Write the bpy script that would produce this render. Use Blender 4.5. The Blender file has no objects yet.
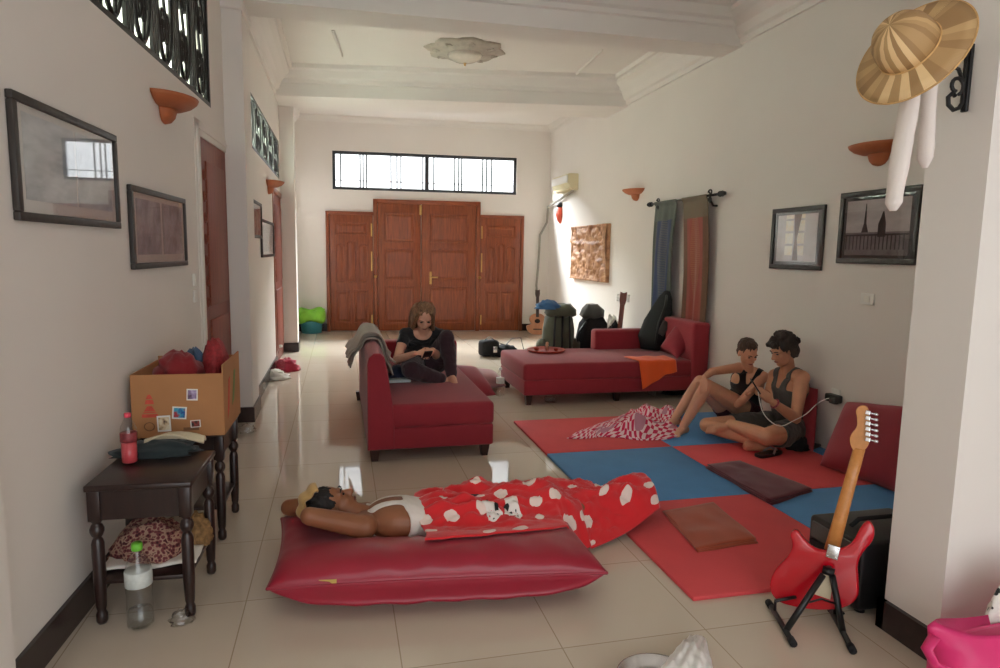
import bpy, bmesh, math, random
import numpy as np
from mathutils import Vector, Matrix, Quaternion, noise
random.seed(4)
PI = math.pi
S = bpy.context.scene
COL = S.collection
V = Vector

# ---------------------------------------------------------------- camera
F = 660.0
yaw, pitch, roll = .23919494, .12352369, -.01700969
cy, sy, cp, sp = math.cos(yaw), math.sin(yaw), math.cos(pitch), math.sin(pitch)
fw = V((sy*cp, cy*cp, -sp)); r0 = V((cy, -sy, 0)); d0 = fw.cross(r0)
RT = r0*math.cos(roll) + d0*math.sin(roll)
DN = -r0*math.sin(roll) + d0*math.cos(roll)
EYE = V((0, 0, 1.48))
cam = bpy.data.cameras.new('camera'); co = bpy.data.objects.new('camera', cam); COL.objects.link(co)
cam.sensor_width = 36; cam.sensor_fit = 'HORIZONTAL'; cam.lens = F*36/1000; cam.clip_start = .02
up = -DN; bk = -fw
co.matrix_world = Matrix(((RT.x, up.x, bk.x, EYE.x), (RT.y, up.y, bk.y, EYE.y), (RT.z, up.z, bk.z, EYE.z), (0, 0, 0, 1)))
S.camera = co

def ray(px, py): return fw + RT*((px-500)/F) + DN*((py-334)/F)
def at(px, py, Y): d = ray(px, py); return EYE + d*(Y/d.y)          # surveyed point of the photo at depth Y
def atx(px, py, X): d = ray(px, py); return EYE + d*(X/d.x)
def atz(px, py, z): d = ray(px, py); return EYE + d*((z-1.48)/d.z)

# ---------------------------------------------------------------- materials
def srgb(r, g, b):
    f = lambda c: (c/255/12.92 if c/255 <= .04045 else ((c/255+.055)/1.055)**2.4)
    return (f(r), f(g), f(b), 1)
class NT:
    def __init__(s, name):
        s.m = bpy.data.materials.new(name); s.m.use_nodes = True; s.t = s.m.node_tree; s.n = s.t.nodes
        s.b = s.n['Principled BSDF']; s.out = s.n['Material Output']
    def new(s, typ, **kw):
        n = s.n.new(typ)
        for k, v in kw.items():
            if k.startswith('i_'): n.inputs[k[2:].replace('_', ' ')].default_value = v
            else: setattr(n, k, v)
        return n
    def link(s, a, b): s.t.links.new(a, b)
    def coords(s, which='Object', scale=(1, 1, 1), rot=(0, 0, 0), loc=(0, 0, 0)):
        tc = s.new('ShaderNodeTexCoord'); mp = s.new('ShaderNodeMapping')
        mp.inputs['Scale'].default_value = scale; mp.inputs['Rotation'].default_value = rot; mp.inputs['Location'].default_value = loc
        s.link(tc.outputs[which], mp.inputs[0]); return mp.outputs[0]
    def ramp(s, fac, stops, interp='LINEAR'):
        r = s.new('ShaderNodeValToRGB'); r.color_ramp.interpolation = interp
        e = r.color_ramp.elements
        while len(e) < len(stops): e.new(.5)
        for el, (p, c) in zip(e, stops): el.position = p; el.color = c
        s.link(fac, r.inputs[0]); return r.outputs[0]
    def noise(s, vec, scale, detail=3, rough=.5):
        n = s.new('ShaderNodeTexNoise'); n.inputs['Scale'].default_value = scale; n.inputs['Detail'].default_value = detail
        n.inputs['Roughness'].default_value = rough
        s.link(vec, n.inputs['Vector']); return n.outputs[0]
    def bump(s, h, strength, dist=.01):
        b = s.new('ShaderNodeBump'); b.inputs['Strength'].default_value = strength; b.inputs['Distance'].default_value = dist
        s.link(h, b.inputs['Height']); s.link(b.outputs[0], s.b.inputs['Normal'])
    def mix(s, fac, a, b):
        m = s.new('ShaderNodeMix', data_type='RGBA')
        if hasattr(fac, 'node'): s.link(fac, m.inputs[0])
        else: m.inputs[0].default_value = fac
        for v, i in ((a, 6), (b, 7)):
            if hasattr(v, 'node'): s.link(v, m.inputs[i])
            else: m.inputs[i].default_value = v
        return m.outputs[2]
    def math(s, op, a, b=None):
        m = s.new('ShaderNodeMath', operation=op)
        for v, i in ((a, 0), (b, 1)):
            if v is None: continue
            if hasattr(v, 'node'): s.link(v, m.inputs[i])
            else: m.inputs[i].default_value = v
        return m.outputs[0]
def mul(c, k): return (min(c[0]*k, 1), min(c[1]*k, 1), min(c[2]*k, 1), 1)
def plain(name, c, rough=.6, var=.12, scale=8, metal=0, bump=0, bscale=60, coat=0, spec=.5, sheen=0):
    t = NT(name); vec = t.coords()
    n = t.noise(vec, scale)
    t.link(t.ramp(n, [(.3, mul(c, 1-var)), (.7, mul(c, 1+var))]), t.b.inputs['Base Color'])
    t.b.inputs['Roughness'].default_value = rough; t.b.inputs['Metallic'].default_value = metal
    t.b.inputs['Coat Weight'].default_value = coat; t.b.inputs['Specular IOR Level'].default_value = spec
    t.b.inputs['Sheen Weight'].default_value = sheen
    if bump: t.bump(t.noise(vec, bscale, 2), bump)
    return t.m
def wood(name, c1, c2, rough=.35, axis=2, scale=1.0, coat=0):
    t = NT(name); sc = [14*scale]*3; sc[axis] = 1.2*scale
    vec = t.coords(scale=sc)
    n = t.noise(vec, 3, 5, .6)
    t.link(t.ramp(n, [(.3, c1), (.7, c2)]), t.b.inputs['Base Color'])
    t.b.inputs['Roughness'].default_value = rough; t.b.inputs['Coat Weight'].default_value = coat
    t.bump(n, .08, .004); return t.m
def cloth(name, c, rough=.9, weave=400, var=.12, bump=.15, sheen=.2):
    t = NT(name); vec = t.coords()
    n = t.noise(vec, 6, 4)
    t.link(t.ramp(n, [(.3, mul(c, 1-var)), (.7, mul(c, 1+var))]), t.b.inputs['Base Color'])
    t.b.inputs['Roughness'].default_value = rough; t.b.inputs['Sheen Weight'].default_value = sheen
    t.bump(t.noise(vec, weave, 2), bump, .002); return t.m
def clear(name, tint=(1, 1, 1, 1), refl=.12, rough=.02):
    t = NT(name); tr = t.new('ShaderNodeBsdfTransparent'); gl = t.new('ShaderNodeBsdfGlossy'); fr = t.new('ShaderNodeLayerWeight'); mx = t.new('ShaderNodeMixShader')
    vec = t.coords(); n = t.noise(vec, 5)
    t.link(t.ramp(n, [(.0, mul(tint, .97)), (1, tint)]), tr.inputs[0])
    gl.inputs['Roughness'].default_value = rough; fr.inputs[0].default_value = .5
    k = t.math('MINIMUM', t.math('ADD', t.math('MULTIPLY', t.math('POWER', fr.outputs['Facing'], 4), .7), refl*.5), 1)
    t.link(k, mx.inputs[0]); t.link(tr.outputs[0], mx.inputs[1]); t.link(gl.outputs[0], mx.inputs[2]); t.link(mx.outputs[0], t.out.inputs[0])
    return t.m

M = {}
M['wall'] = plain('painted_wall', srgb(230, 224, 218), .75, .015, 1.5, bump=.02, bscale=120)
M['ceil'] = plain('painted_ceiling', srgb(233, 228, 223), .7, .015, 1.5)
M['base'] = plain('baseboard_tile', srgb(52, 40, 40), .25, .15, 20)
def floor_mat():
    t = NT('beige_floor_tiles')
    vec = t.coords(loc=(-.20, -.40, 0))
    br = t.new('ShaderNodeTexBrick', offset=0.0, squash=1.0)
    br.inputs['Scale'].default_value = 1; br.inputs['Mortar Size'].default_value = .0025; br.inputs['Mortar Smooth'].default_value = .3
    br.inputs['Brick Width'].default_value = .6; br.inputs['Row Height'].default_value = .6
    br.inputs['Color1'].default_value = srgb(207, 194, 177); br.inputs['Color2'].default_value = srgb(201, 188, 171); br.inputs['Mortar'].default_value = srgb(160, 143, 122)
    t.link(vec, br.inputs['Vector'])
    n = t.noise(t.coords(), 3, 5)
    c = t.mix(t.math('MULTIPLY', n, .25), br.outputs[0], srgb(192, 175, 152))
    t.link(c, t.b.inputs['Base Color']); t.b.inputs['Specular IOR Level'].default_value = .55
    t.link(t.ramp(n, [(.3, (.03,)*3+(1,)), (.8, (.07,)*3+(1,))]), t.b.inputs['Roughness'])
    t.bump(br.outputs['Fac'], -.15, .003); return t.m
M['floor'] = floor_mat()
M['door'] = wood('mahogany_door', srgb(106, 49, 25), srgb(146, 74, 39), .35)
M['doorh'] = wood('mahogany_rail', srgb(110, 51, 27), srgb(150, 76, 41), .35, axis=0)
M['sidedoor'] = wood('dark_red_door', srgb(110, 46, 30), srgb(138, 64, 42), .55)
M['brass'] = plain('brass', srgb(200, 160, 100), .3, .1, 20, metal=1)
M['steel'] = plain('brushed_steel', srgb(205, 205, 205), .25, .06, 30, metal=1)
M['chrome'] = plain('chrome', srgb(225, 225, 228), .12, .03, 30, metal=1)
M['iron'] = plain('black_iron', srgb(30, 28, 28), .45, .2, 30, metal=.3)
M['winframe'] = plain('dark_window_frame', srgb(52, 54, 58), .4, .1, 30)
M['terra'] = plain('terracotta', srgb(176, 100, 60), .6, .08, 12, bump=.05)
M['darkwood'] = wood('dark_stained_wood', srgb(34, 22, 20), srgb(52, 34, 30), .3)
M['legwood'] = wood('dark_leg_wood', srgb(40, 20, 16), srgb(62, 32, 24), .4)
M['redfab'] = cloth('crimson_upholstery', srgb(140, 23, 39), .8, 500, .06)
M['redfab2'] = cloth('wine_cushion_fabric', srgb(140, 24, 42), .75, 500, .08)
M['redvinyl'] = plain('crimson_satin', srgb(150, 16, 44), .36, .06, 4, bump=.04, bscale=14, sheen=.1)
M['matred'] = plain('red_foam_mat', srgb(210, 74, 78), .75, .04, 5, bump=.25, bscale=220)
M['matblue'] = plain('blue_foam_mat', srgb(82, 138, 190), .75, .05, 5, bump=.25, bscale=220)
M['frame'] = wood('dark_picture_frame', srgb(40, 36, 34), srgb(62, 56, 52), .5)
M['glass'] = clear('clear_glass', refl=.07)
M['plastic'] = clear('clear_plastic', (.985, .99, .99, 1), refl=.14, rough=.08)
M['card'] = plain('cardboard', srgb(178, 126, 82), .85, .06, 5, bump=.05)
M['white'] = plain('white_plastic', srgb(232, 230, 224), .4, .02, 10)
M['paper'] = plain('white_paper', srgb(236, 232, 224), .8, .03, 10)
M['black'] = plain('black_fabric', srgb(22, 22, 25), .85, .2, 20, bump=.2, bscale=200)
M['blackpl'] = plain('black_plastic', srgb(20, 20, 22), .4, .15, 20)
M['straw'] = plain('woven_straw', srgb(206, 164, 106), .7, .15, 60, bump=.3, bscale=150)
# ---------------------------------------------------------------- mesh helpers
MW = {}
class MB:
    def __init__(s): s.bm = bmesh.new(); s.uv = s.bm.loops.layers.uv.new('UVMap'); s.mi = 0
    def add(s, vs, fs, mi=None, mat=None, uvs=None, smooth=True):
        mi = s.mi if mi is None else mi
        bv = [s.bm.verts.new(mat @ V(v) if mat else V(v)) for v in vs]
        for f in fs:
            try: fc = s.bm.faces.new([bv[i] for i in f])
            except ValueError: continue
            fc.material_index = mi; fc.smooth = smooth
            if uvs:
                for lp, i in zip(fc.loops, f): lp[s.uv].uv = uvs[i]
        return bv
    def merge(s, tmp, mat=None, mi=None, smooth=True):
        tmp.verts.ensure_lookup_table(); tmp.verts.index_update()
        s.add([v.co.copy() for v in tmp.verts], [[v.index for v in f.verts] for f in tmp.faces], mi, mat, smooth=smooth); tmp.free()
    def box(s, c, size, rot=None, bevel=0, seg=2, mi=None, mat=None):
        t = bmesh.new(); bmesh.ops.create_cube(t, size=1)
        for v in t.verts: v.co = V((v.co.x*size[0], v.co.y*size[1], v.co.z*size[2]))
        if bevel: bmesh.ops.bevel(t, geom=t.edges[:], offset=min(bevel, min(size)*.49), segments=seg, affect='EDGES', profile=.5)
        m = Matrix.Translation(V(c))
        if rot is not None: m = m @ (rot if isinstance(rot, Matrix) else Matrix.Rotation(rot, 4, 'Z'))
        if mat: m = mat @ m
        s.merge(t, m, mi, smooth=bool(bevel)); return s
    def bb(s, a, b, **k):
        a, b = V(a), V(b); return s.box((a+b)/2, [abs(x) for x in (b-a)], **k)
    def loft(s, rings, cap=True, closed=False, mi=None, mat=None):
        n = len(rings[0]); vs = [p for r in rings for p in r]; fs = []
        R = len(rings)
        for i in range(R if closed else R-1):
            for j in range(n):
                k = (i+1) % R
                fs.append((i*n+j, i*n+(j+1) % n, k*n+(j+1) % n, k*n+j))
        if cap and not closed: fs.append(list(range(n))[::-1]); fs.append([(R-1)*n+j for j in range(n)])
        uvs = [(j/n, i/max(1, R-1)) for i in range(R) for j in range(n)]
        s.add(vs, fs, mi, mat, uvs=uvs); return s
    def tube(s, pts, r, seg=8, mi=None, mat=None, closed=False, flat=1):
        pts = [V(p) for p in pts]; n = len(pts); rings = []
        T0 = None; u = None
        for i, p in enumerate(pts):
            if closed: T = (pts[(i+1) % n]-pts[i-1])
            else: T = pts[min(i+1, n-1)]-pts[max(i-1, 0)]
            T = T.normalized() if T.length > 1e-9 else V((0, 0, 1))
            if u is None:
                u = T.cross(V((0, 0, 1))); u = u.normalized() if u.length > .05 else T.cross(V((1, 0, 0))).normalized()
            else:
                u = (u - T*u.dot(T)); u = u.normalized() if u.length > 1e-6 else T.orthogonal().normalized()
            w = T.cross(u); rr = r[i] if isinstance(r, (list, tuple)) else r
            rings.append([p + u*(rr*math.cos(2*PI*j/seg)) + w*(rr*flat*math.sin(2*PI*j/seg)) for j in range(seg)])
        return s.loft(rings, closed=closed, mi=mi, mat=mat)
    def lathe(s, prof, seg=20, mi=None, mat=None):
        rings = [[V((r*math.cos(2*PI*j/seg), r*math.sin(2*PI*j/seg), z)) for j in range(seg)] for r, z in prof]
        return s.loft(rings, mi=mi, mat=mat)
    def sphere(s, c, r, mat=None, seg=16, mi=None):
        if not isinstance(r, (tuple, list)): r = (r, r, r)
        t = bmesh.new(); bmesh.ops.create_uvsphere(t, u_segments=seg, v_segments=max(6, seg*2//3), radius=1)
        m = Matrix.Translation(V(c))
        if mat: m = m @ mat
        m = m @ Matrix.Diagonal((r[0], r[1], r[2], 1)); s.merge(t, m, mi); return s
    def prism(s, poly, z0, z1, mat=None, mi=None, bevel=0, smooth=False):
        t = bmesh.new(); vs = [t.verts.new((x, y, z0)) for x, y in poly]; f = t.faces.new(vs)
        r = bmesh.ops.extrude_face_region(t, geom=[f])
        for g in r['geom']:
            if isinstance(g, bmesh.types.BMVert): g.co.z = z1
        bmesh.ops.recalc_face_normals(t, faces=t.faces[:])
        if bevel:
            es = [e for e in t.edges if abs(e.verts[0].co.z-e.verts[1].co.z) < 1e-6]
            bmesh.ops.bevel(t, geom=es, offset=bevel, segments=2, affect='EDGES', profile=.5)
        s.merge(t, mat, mi, smooth=smooth); return s
    def sheet(s, fn, nu, nv, thick=.004, mi=None, mat=None, uvs=(1, 1)):
        P = [[V(fn(i/nu, j/nv)) for j in range(nv+1)] for i in range(nu+1)]
        N = [[None]*(nv+1) for _ in range(nu+1)]
        for i in range(nu+1):
            for j in range(nv+1):
                a = P[min(i+1, nu)][j]-P[max(i-1, 0)][j]; b = P[i][min(j+1, nv)]-P[i][max(j-1, 0)]
                n = a.cross(b); N[i][j] = n.normalized() if n.length > 1e-12 else V((0, 0, 1))
        vs, uv = [], []
        for sgn in (.5, -.5):
            for i in range(nu+1):
                for j in range(nv+1): vs.append(P[i][j]+N[i][j]*(sgn*thick)); uv.append((i/nu*uvs[0], j/nv*uvs[1]))
        W = nv+1; O = (nu+1)*W; fs = []
        for i in range(nu):
            for j in range(nv):
                q = (i*W+j, (i+1)*W+j, (i+1)*W+j+1, i*W+j+1)
                fs.append(q); fs.append(tuple(O+k for k in q[::-1]))
        rim = [i*W for i in range(nu+1)]+[nu*W+j for j in range(1, nv+1)]+[i*W+nv for i in range(nu-1, -1, -1)]+[j for j in range(nv-1, 0, -1)]
        for k in range(len(rim)):
            a, b = rim[k], rim[(k+1) % len(rim)]; fs.append((b, a, O+a, O+b))
        s.add(vs, fs, mi, mat, uvs=uv); return s
    def build(s, name, mats, parent=None, world=True, recalc=True):
        if recalc: bmesh.ops.recalc_face_normals(s.bm, faces=s.bm.faces[:])
        me = bpy.data.meshes.new(name); s.bm.to_mesh(me); s.bm.free()
        return link(name, me, mats, parent, world)
def link(name, me, mats, parent=None, world=True):
    for m in (mats if isinstance(mats, (list, tuple)) else [mats]): me.materials.append(m)
    o = bpy.data.objects.new(name, me); COL.objects.link(o)
    if parent is not None:
        if world and parent in MW: me.transform(MW[parent].inverted())
        o.parent = parent
        if parent in MW: MW[o] = MW[parent]
    return o
def tag(o, label=None, cat=None, group=None, kind=None):
    for k, v in (('label', label), ('category', cat), ('group', group), ('kind', kind)):
        if v: o[k] = v
    return o
def thing(name, label, cat, loc=(0, 0, 0), rotz=0, group=None, mat=None):
    o = bpy.data.objects.new(name, None); COL.objects.link(o); o.empty_display_size = .05
    m = mat if mat else Matrix.Translation(V(loc)) @ Matrix.Rotation(rotz, 4, 'Z')
    o.matrix_world = m; MW[o] = m
    return tag(o, label, cat, group)
def solo(mb, name, mats, label, cat, loc=None, group=None, kind=None):
    """a thing that is one mesh, its origin moved to its base"""
    bm = mb.bm; bm.verts.ensure_lookup_table()
    if loc is None:
        xs = [v.co for v in bm.verts]
        loc = V(((min(v.x for v in xs)+max(v.x for v in xs))/2, (min(v.y for v in xs)+max(v.y for v in xs))/2, min(v.z for v in xs)))
    for v in bm.verts: v.co -= V(loc)
    o = mb.build(name, mats); o.location = loc; MW[o] = Matrix.Translation(V(loc))
    return tag(o, label, cat, group, kind)
def struct(mb, name, mats, parent=None):
    o = mb.build(name, mats, parent)
    if parent is None: o['kind'] = 'structure'
    return o
def dup(root, mat, label=None, group=None):
    def cp_(o, par):
        c = o.copy(); COL.objects.link(c)
        if par is not None: c.parent = par
        for ch in o.children: cp_(ch, c)
        return c
    c = cp_(root, None); c.matrix_world = mat; MW[c] = mat
    if label: c['label'] = label
    if group: c['group'] = group
    return c
def frame(o, x, y, z):
    return Matrix(((x[0], y[0], z[0], o[0]), (x[1], y[1], z[1], o[1]), (x[2], y[2], z[2], o[2]), (0, 0, 0, 1)))
def fbm(p, sc, k=3): return noise.fractal(V(p)*sc, 1.0, 2.0, k)
def cushion(mb, c4, top, bot, nu=28, nv=20, pinch=.07, nz=.004, nsc=9, p=3.0, q=.55, fold=None, mi=None, belly=0):
    """a stuffed cushion between four corner points, thickness top/bot along its normal"""
    A, B, C_, D = [V(c) for c in c4]
    n = ((B-A).cross(D-A)).normalized()
    def pt(u, v, sgn):
        U, W = u*2-1, v*2-1
        k = 1-pinch*(1-abs(U)**2)*(abs(W)**3); l = 1-pinch*(1-abs(W)**2)*(abs(U)**3)
        uu = .5+.5*U*l; vv = .5+.5*W*k
        b = A*(1-uu)*(1-vv)+B*uu*(1-vv)+C_*uu*vv+D*(1-uu)*vv
        h = max(0, 1-abs(U)**p)**q*max(0, 1-abs(W)**p)**q
        w = fbm(b, nsc)*nz*(1 if sgn > 0 else .4)
        if fold: w += fold(U, W)*h
        if belly and sgn < 0:                                               # the stuffed underside swells past the seam
            o_ = (A-D).normalized()*(-W*abs(W)**5)*(1-abs(U)**6); hh = h**1.3; b = b+o_*(belly*4*hh*(1-hh))
        return b + n*((top if sgn > 0 else -bot)*h + w*min(1, h*3))
    vs, uv, fs = [], [], []
    ids = {}
    for sgn in (1, -1):
        for i in range(nu+1):
            for j in range(nv+1):
                edge = i in (0, nu) or j in (0, nv)
                if sgn < 0 and edge: ids[sgn, i, j] = ids[1, i, j]; continue
                ids[sgn, i, j] = len(vs); vs.append(pt((1-math.cos(PI*i/nu))/2, (1-math.cos(PI*j/nv))/2, sgn)); uv.append((i/nu, j/nv))
    for sgn in (1, -1):
        for i in range(nu):
            for j in range(nv):
                q_ = [ids[sgn, i, j], ids[sgn, i+1, j], ids[sgn, i+1, j+1], ids[sgn, i, j+1]]
                fs.append(q_ if sgn > 0 else q_[::-1])
    mb.add(vs, fs, mi, uvs=uv)
    edge = [pt((1-math.cos(PI*i/nu))/2, 0, 1) for i in range(nu)]+[pt(1, (1-math.cos(PI*j/nv))/2, 1) for j in range(nv)] + \
           [pt((1-math.cos(PI*i/nu))/2, 1, 1) for i in range(nu, 0, -1)]+[pt(0, (1-math.cos(PI*j/nv))/2, 1) for j in range(nv, 0, -1)]
    return edge
# ---------------------------------------------------------------- room shell
ZC = 3.8
d_ = V((.045, 1, 0)).normalized()
LW = frame((-1.04, 2.5, 0), d_, V((0, 0, 1)).cross(d_), (0, 0, 1))             # near left wall: x along it, y behind it
LF = frame((-.79, 0, 0), (0, 1, 0), (-1, 0, 0), (0, 0, 1))                    # far left wall
RWX = lambda Y: 3.56+.024*Y
rd_ = V((-.024, -1, 0)).normalized()
RW = frame((3.56, 0, 0), rd_, V((0, 0, 1)).cross(rd_), (0, 0, 1))                    # right wall (x runs towards the camera)
bx_ = V((3.59, -.27, 0)).normalized()
BW = frame((-.24, 12.34, 0), bx_, V((0, 0, 1)).cross(bx_), (0, 0, 1))          # back wall
SW = frame((2.09, 2.09, 0), (0, -1, 0), (1, 0, 0), (0, 0, 1))                 # stub wall face
def atr(px, py, off=0.0):
    s_, z_ = on(RW, px, py, -off); return RW @ V((s_, -off, z_))
def on(L, px, py, off=0.0):
    Li = L.inverted(); e = Li @ EYE; d = Li.to_3x3() @ ray(px, py); t = (off-e.y)/d.y
    p = e+d*t; return p.x, p.z
def wb(mb, L, s0, s1, y0, y1, z0, z1, **k):
    return mb.bb((s0, y0, z0), (s1, y1, z1), mat=L, **k)

mb = MB(); mb.bb((-1.6, -2, -.12), (4.4, 13.2, 0)); struct(mb, 'floor', M['floor'])
mb = MB(); mb.bb((-1.6, -2, ZC), (4.4, 13.2, ZC+.12)); struct(mb, 'ceiling', M['ceil'])

# near left wall with door and clerestory openings
sd0 = on(LW, 200, 200)[0]; sE = 3.42
so1 = on(LW, 211, 112)[0]; so0 = -.35
mb = MB()
wb(mb, LW, -4.2, sd0, 0, .18, 0, 2.5); wb(mb, LW, sd0, sE, 0, .18, 2.26, 2.5)
wb(mb, LW, -4.2, sE, 0, .18, 3.28, ZC); wb(mb, LW, -4.2, so0, 0, .18, 2.5, 3.28); wb(mb, LW, so1, sE, 0, .18, 2.5, 3.28)
struct(mb, 'wall_left', M['wall'])
sp_ = on(LW, 9, 580, -.05)[0]
mb = MB(); wb(mb, LW, -4.2, sp_, -.05, 0, 0, ZC); struct(mb, 'wall_left_pilaster', M['wall'])
mb = MB(); mb.bb((-.97, 5.87, 0), (-.735, 6.32, 3.43)); mb.bb((-.99, 5.84, 3.36), (-.715, 6.34, 3.43), bevel=.01); struct(mb, 'wall_left_column', M['wall'])
ty0 = atx(246, 90, -.79).y; ty1 = 9.72; tz0, tz1 = 2.42, 2.93
dy0 = atx(274, 260, -.79).y
mb = MB()
wb(mb, LF, 6.3, dy0, 0, .16, 0, tz0); wb(mb, LF, dy0, 10, 0, .16, 2.2, tz0); wb(mb, LF, 6.3, 12.6, 0, .16, tz1, ZC)
wb(mb, LF, 6.3, ty0, 0, .16, tz0, tz1); wb(mb, LF, ty1, 12.6, 0, .16, tz0, tz1); wb(mb, LF, 10, 12.6, 0, .16, 0, tz0)
struct(mb, 'wall_left_far', M['wall'])
mb = MB(); mb.bb((-.8, 9.88, 0), (-.6, 10.2, 3.43)); struct(mb, 'wall_left_far_column', M['wall'])
mb = MB(); wb(mb, RW, -12.7, 1.7, 0, .18, 0, ZC); struct(mb, 'wall_right', M['wall'])
mb = MB(); mb.bb((2.12, 1.82, 0), (3.64, 2.07, ZC)); struct(mb, 'wall_stub', M['wall'])
# front wall behind the camera; its unseen opening is shaped for the daylight admitted
mb = MB(); mb.bb((-1.5, -1.7, 0), (-1.0, -1.5, ZC)); mb.bb((2.5, -1.7, 0), (4.1, -1.5, ZC)); mb.bb((-1.0, -1.7, 2.7), (2.5, -1.5, ZC)); struct(mb, 'wall_front', M['wall'])

# back wall with clerestory window opening
w00, w01 = on(BW, 332, 150), on(BW, 517, 158); w10, w11 = on(BW, 332, 189), on(BW, 517, 195)
ws0, ws1 = w00[0], w01[0]; wz1 = (w00[1]+w01[1])/2; wz0 = (w10[1]+w11[1])/2
mb = MB()
wb(mb, BW, -1.0, ws0, 0, .2, 0, ZC); wb(mb, BW, ws1, 4.6, 0, .2, 0, ZC); wb(mb, BW, ws0, ws1, 0, .2, 0, wz0); wb(mb, BW, ws0, ws1, 0, .2, wz1, ZC)
struct(mb, 'wall_back', M['wall'])
mb = MB(); fr = .05
for a in ((ws0, ws1, wz0, wz0+fr), (ws0, ws1, wz1-fr, wz1), (ws0, ws0+fr, wz0, wz1), (ws1-fr, ws1, wz0, wz1)): wb(mb, BW, a[0], a[1], .03, .09, a[2], a[3])
sm = on(BW, 427, 175)[0]; wb(mb, BW, sm-.035, sm+.035, .025, .09, wz0, wz1)
win = struct(mb, 'window_1', M['winframe'])
mb = MB()
for px in (340.5, 360, 363, 366.5, 391, 397, 401, 423, 434, 455, 459, 462, 483, 487, 492):
    s_ = on(BW, px, 172)[0]; wb(mb, BW, s_-.012, s_+.012, .05, .066, wz0, wz1)
wb(mb, BW, ws0, ws1, .052, .064, wz0+.16, wz0+.172)
mb.build('window_bars', M['winframe'], win, world=False)
mb = MB(); wb(mb, BW, ws0, ws1, .1, .108, wz0, wz1); mb.build('pane', M['glass'], win, world=False)

# beams and crowns
def beam(name, xs, near, far, zb=3.43):
    mb = MB()
    (x0, x1), (n0, n1), (f0, f1) = xs, near, far
    prof = [(0, zb), (0, zb+.16), (.03, zb+.17), (.035, zb+.21), (.07, zb+.23), (.11, zb+.30), (.15, zb+.32), (.16, ZC+.01)]
    def ring(x, n, f):
        return [V((x, n-d, z)) for d, z in prof] + [V((x, f+d, z)) for d, z in prof[::-1]]
    mb.loft([ring(x0, n0, f0), ring(x1, n1, f1)]); 
    for fc in mb.bm.faces: fc.smooth = False
    return struct(mb, name, M['ceil'])
beam('ceiling_beam', (-1.2, 3.95), (5.86, 5.76), (6.24, 6.13))
beam('ceiling_beam_far', (-.95, 3.95), (9.28, 8.42), (9.98, 9.22))
def crown(name, a, b, zb=3.45, dp=.24, side=1):
    """moulding along a straight wall from a to b, room on the left (side 1) or right"""
    a, b = V(a), V(b); t = (b-a).normalized(); n = V((-t.y, t.x, 0))*side
    k = (ZC-zb)/.35
    prof = [(-.01, 0), (.025, 0), (.03, .05), (.06, .07), (.09, .14), (.15, .21), (.2, .25), (.205, .29), (.24, .3), (.24, .36), (-.01, .36)]
    mb = MB()
    mb.loft([[V((p.x, p.y, 0))+n*(d*dp/.24)+V((0, 0, zb+z*k)) for d, z in prof] for p in (a, b)])
    for fc in mb.bm.faces: fc.smooth = False
    return struct(mb, name, M['ceil'])
rp = lambda Y: (RWX(Y), Y, 0)
crown('trim_1', rp(-1.5), rp(5.8)); crown('trim_2', rp(6.13), rp(8.46)); crown('trim_3', rp(9.25), rp(12.1), 3.68, .1)
crown('trim_4', (-1.08, 1.6, 0), (-.89, 5.85, 0), side=-1); crown('trim_5', (-.79, 6.24, 0), (-.79, 9.3, 0), side=-1); crown('trim_6', (-.79, 9.98, 0), (-.79, 12.4, 0), 3.55, .16, side=-1)
b0 = BW @ V((-.6, 0, 0)); b1 = BW @ V((4.2, 0, 0)); crown('trim_7', b0, b1, 3.7, .08, side=-1)
# ceiling battens of the middle bay
for i, (p, q) in enumerate((((333, 31), (342, 56)), ((602, 50), (571, 79)))):
    a = atz(*p, ZC-.01); b = atz(*q, ZC-.01); mb = MB(); mb.tube([a, b], .018, 6); struct(mb, 'trim_%d' % (8+i), M['ceil'])

# baseboards
def base(name, L, segs, y=-.015, h=.13):
    mb = MB()
    for s0, s1 in segs: wb(mb, L, s0, s1, y, .02, 0, h)
    return struct(mb, name, M['base'])
base('baseboard_left', LW, [(sp_, sd0-.05)]); base('baseboard_left_far', LF, [(6.3, dy0)])
mb = MB(); mb.bb((-.97, 5.845, 0), (-.72, 6.34, .13)); struct(mb, 'baseboard_column', M['base'])
mb = MB(); mb.bb((-.8, 9.86, 0), (-.585, 10.22, .13)); struct(mb, 'baseboard_far_column', M['base'])
mb = MB(); mb.bb((2.10, 1.80, 0), (2.2, 2.085, .12)); mb.bb((2.10, 1.80, 0), (3.6, 1.84, .12)); mb.bb((2.10, 2.05, 0), (3.6, 2.085, .12)); struct(mb, 'baseboard_stub', M['base'])
ds0, ds1 = on(BW, 327, 300)[0], on(BW, 522, 300)[0]
base('baseboard_back', BW, [(-.6, ds0), (ds1, 4.15)])

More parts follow.
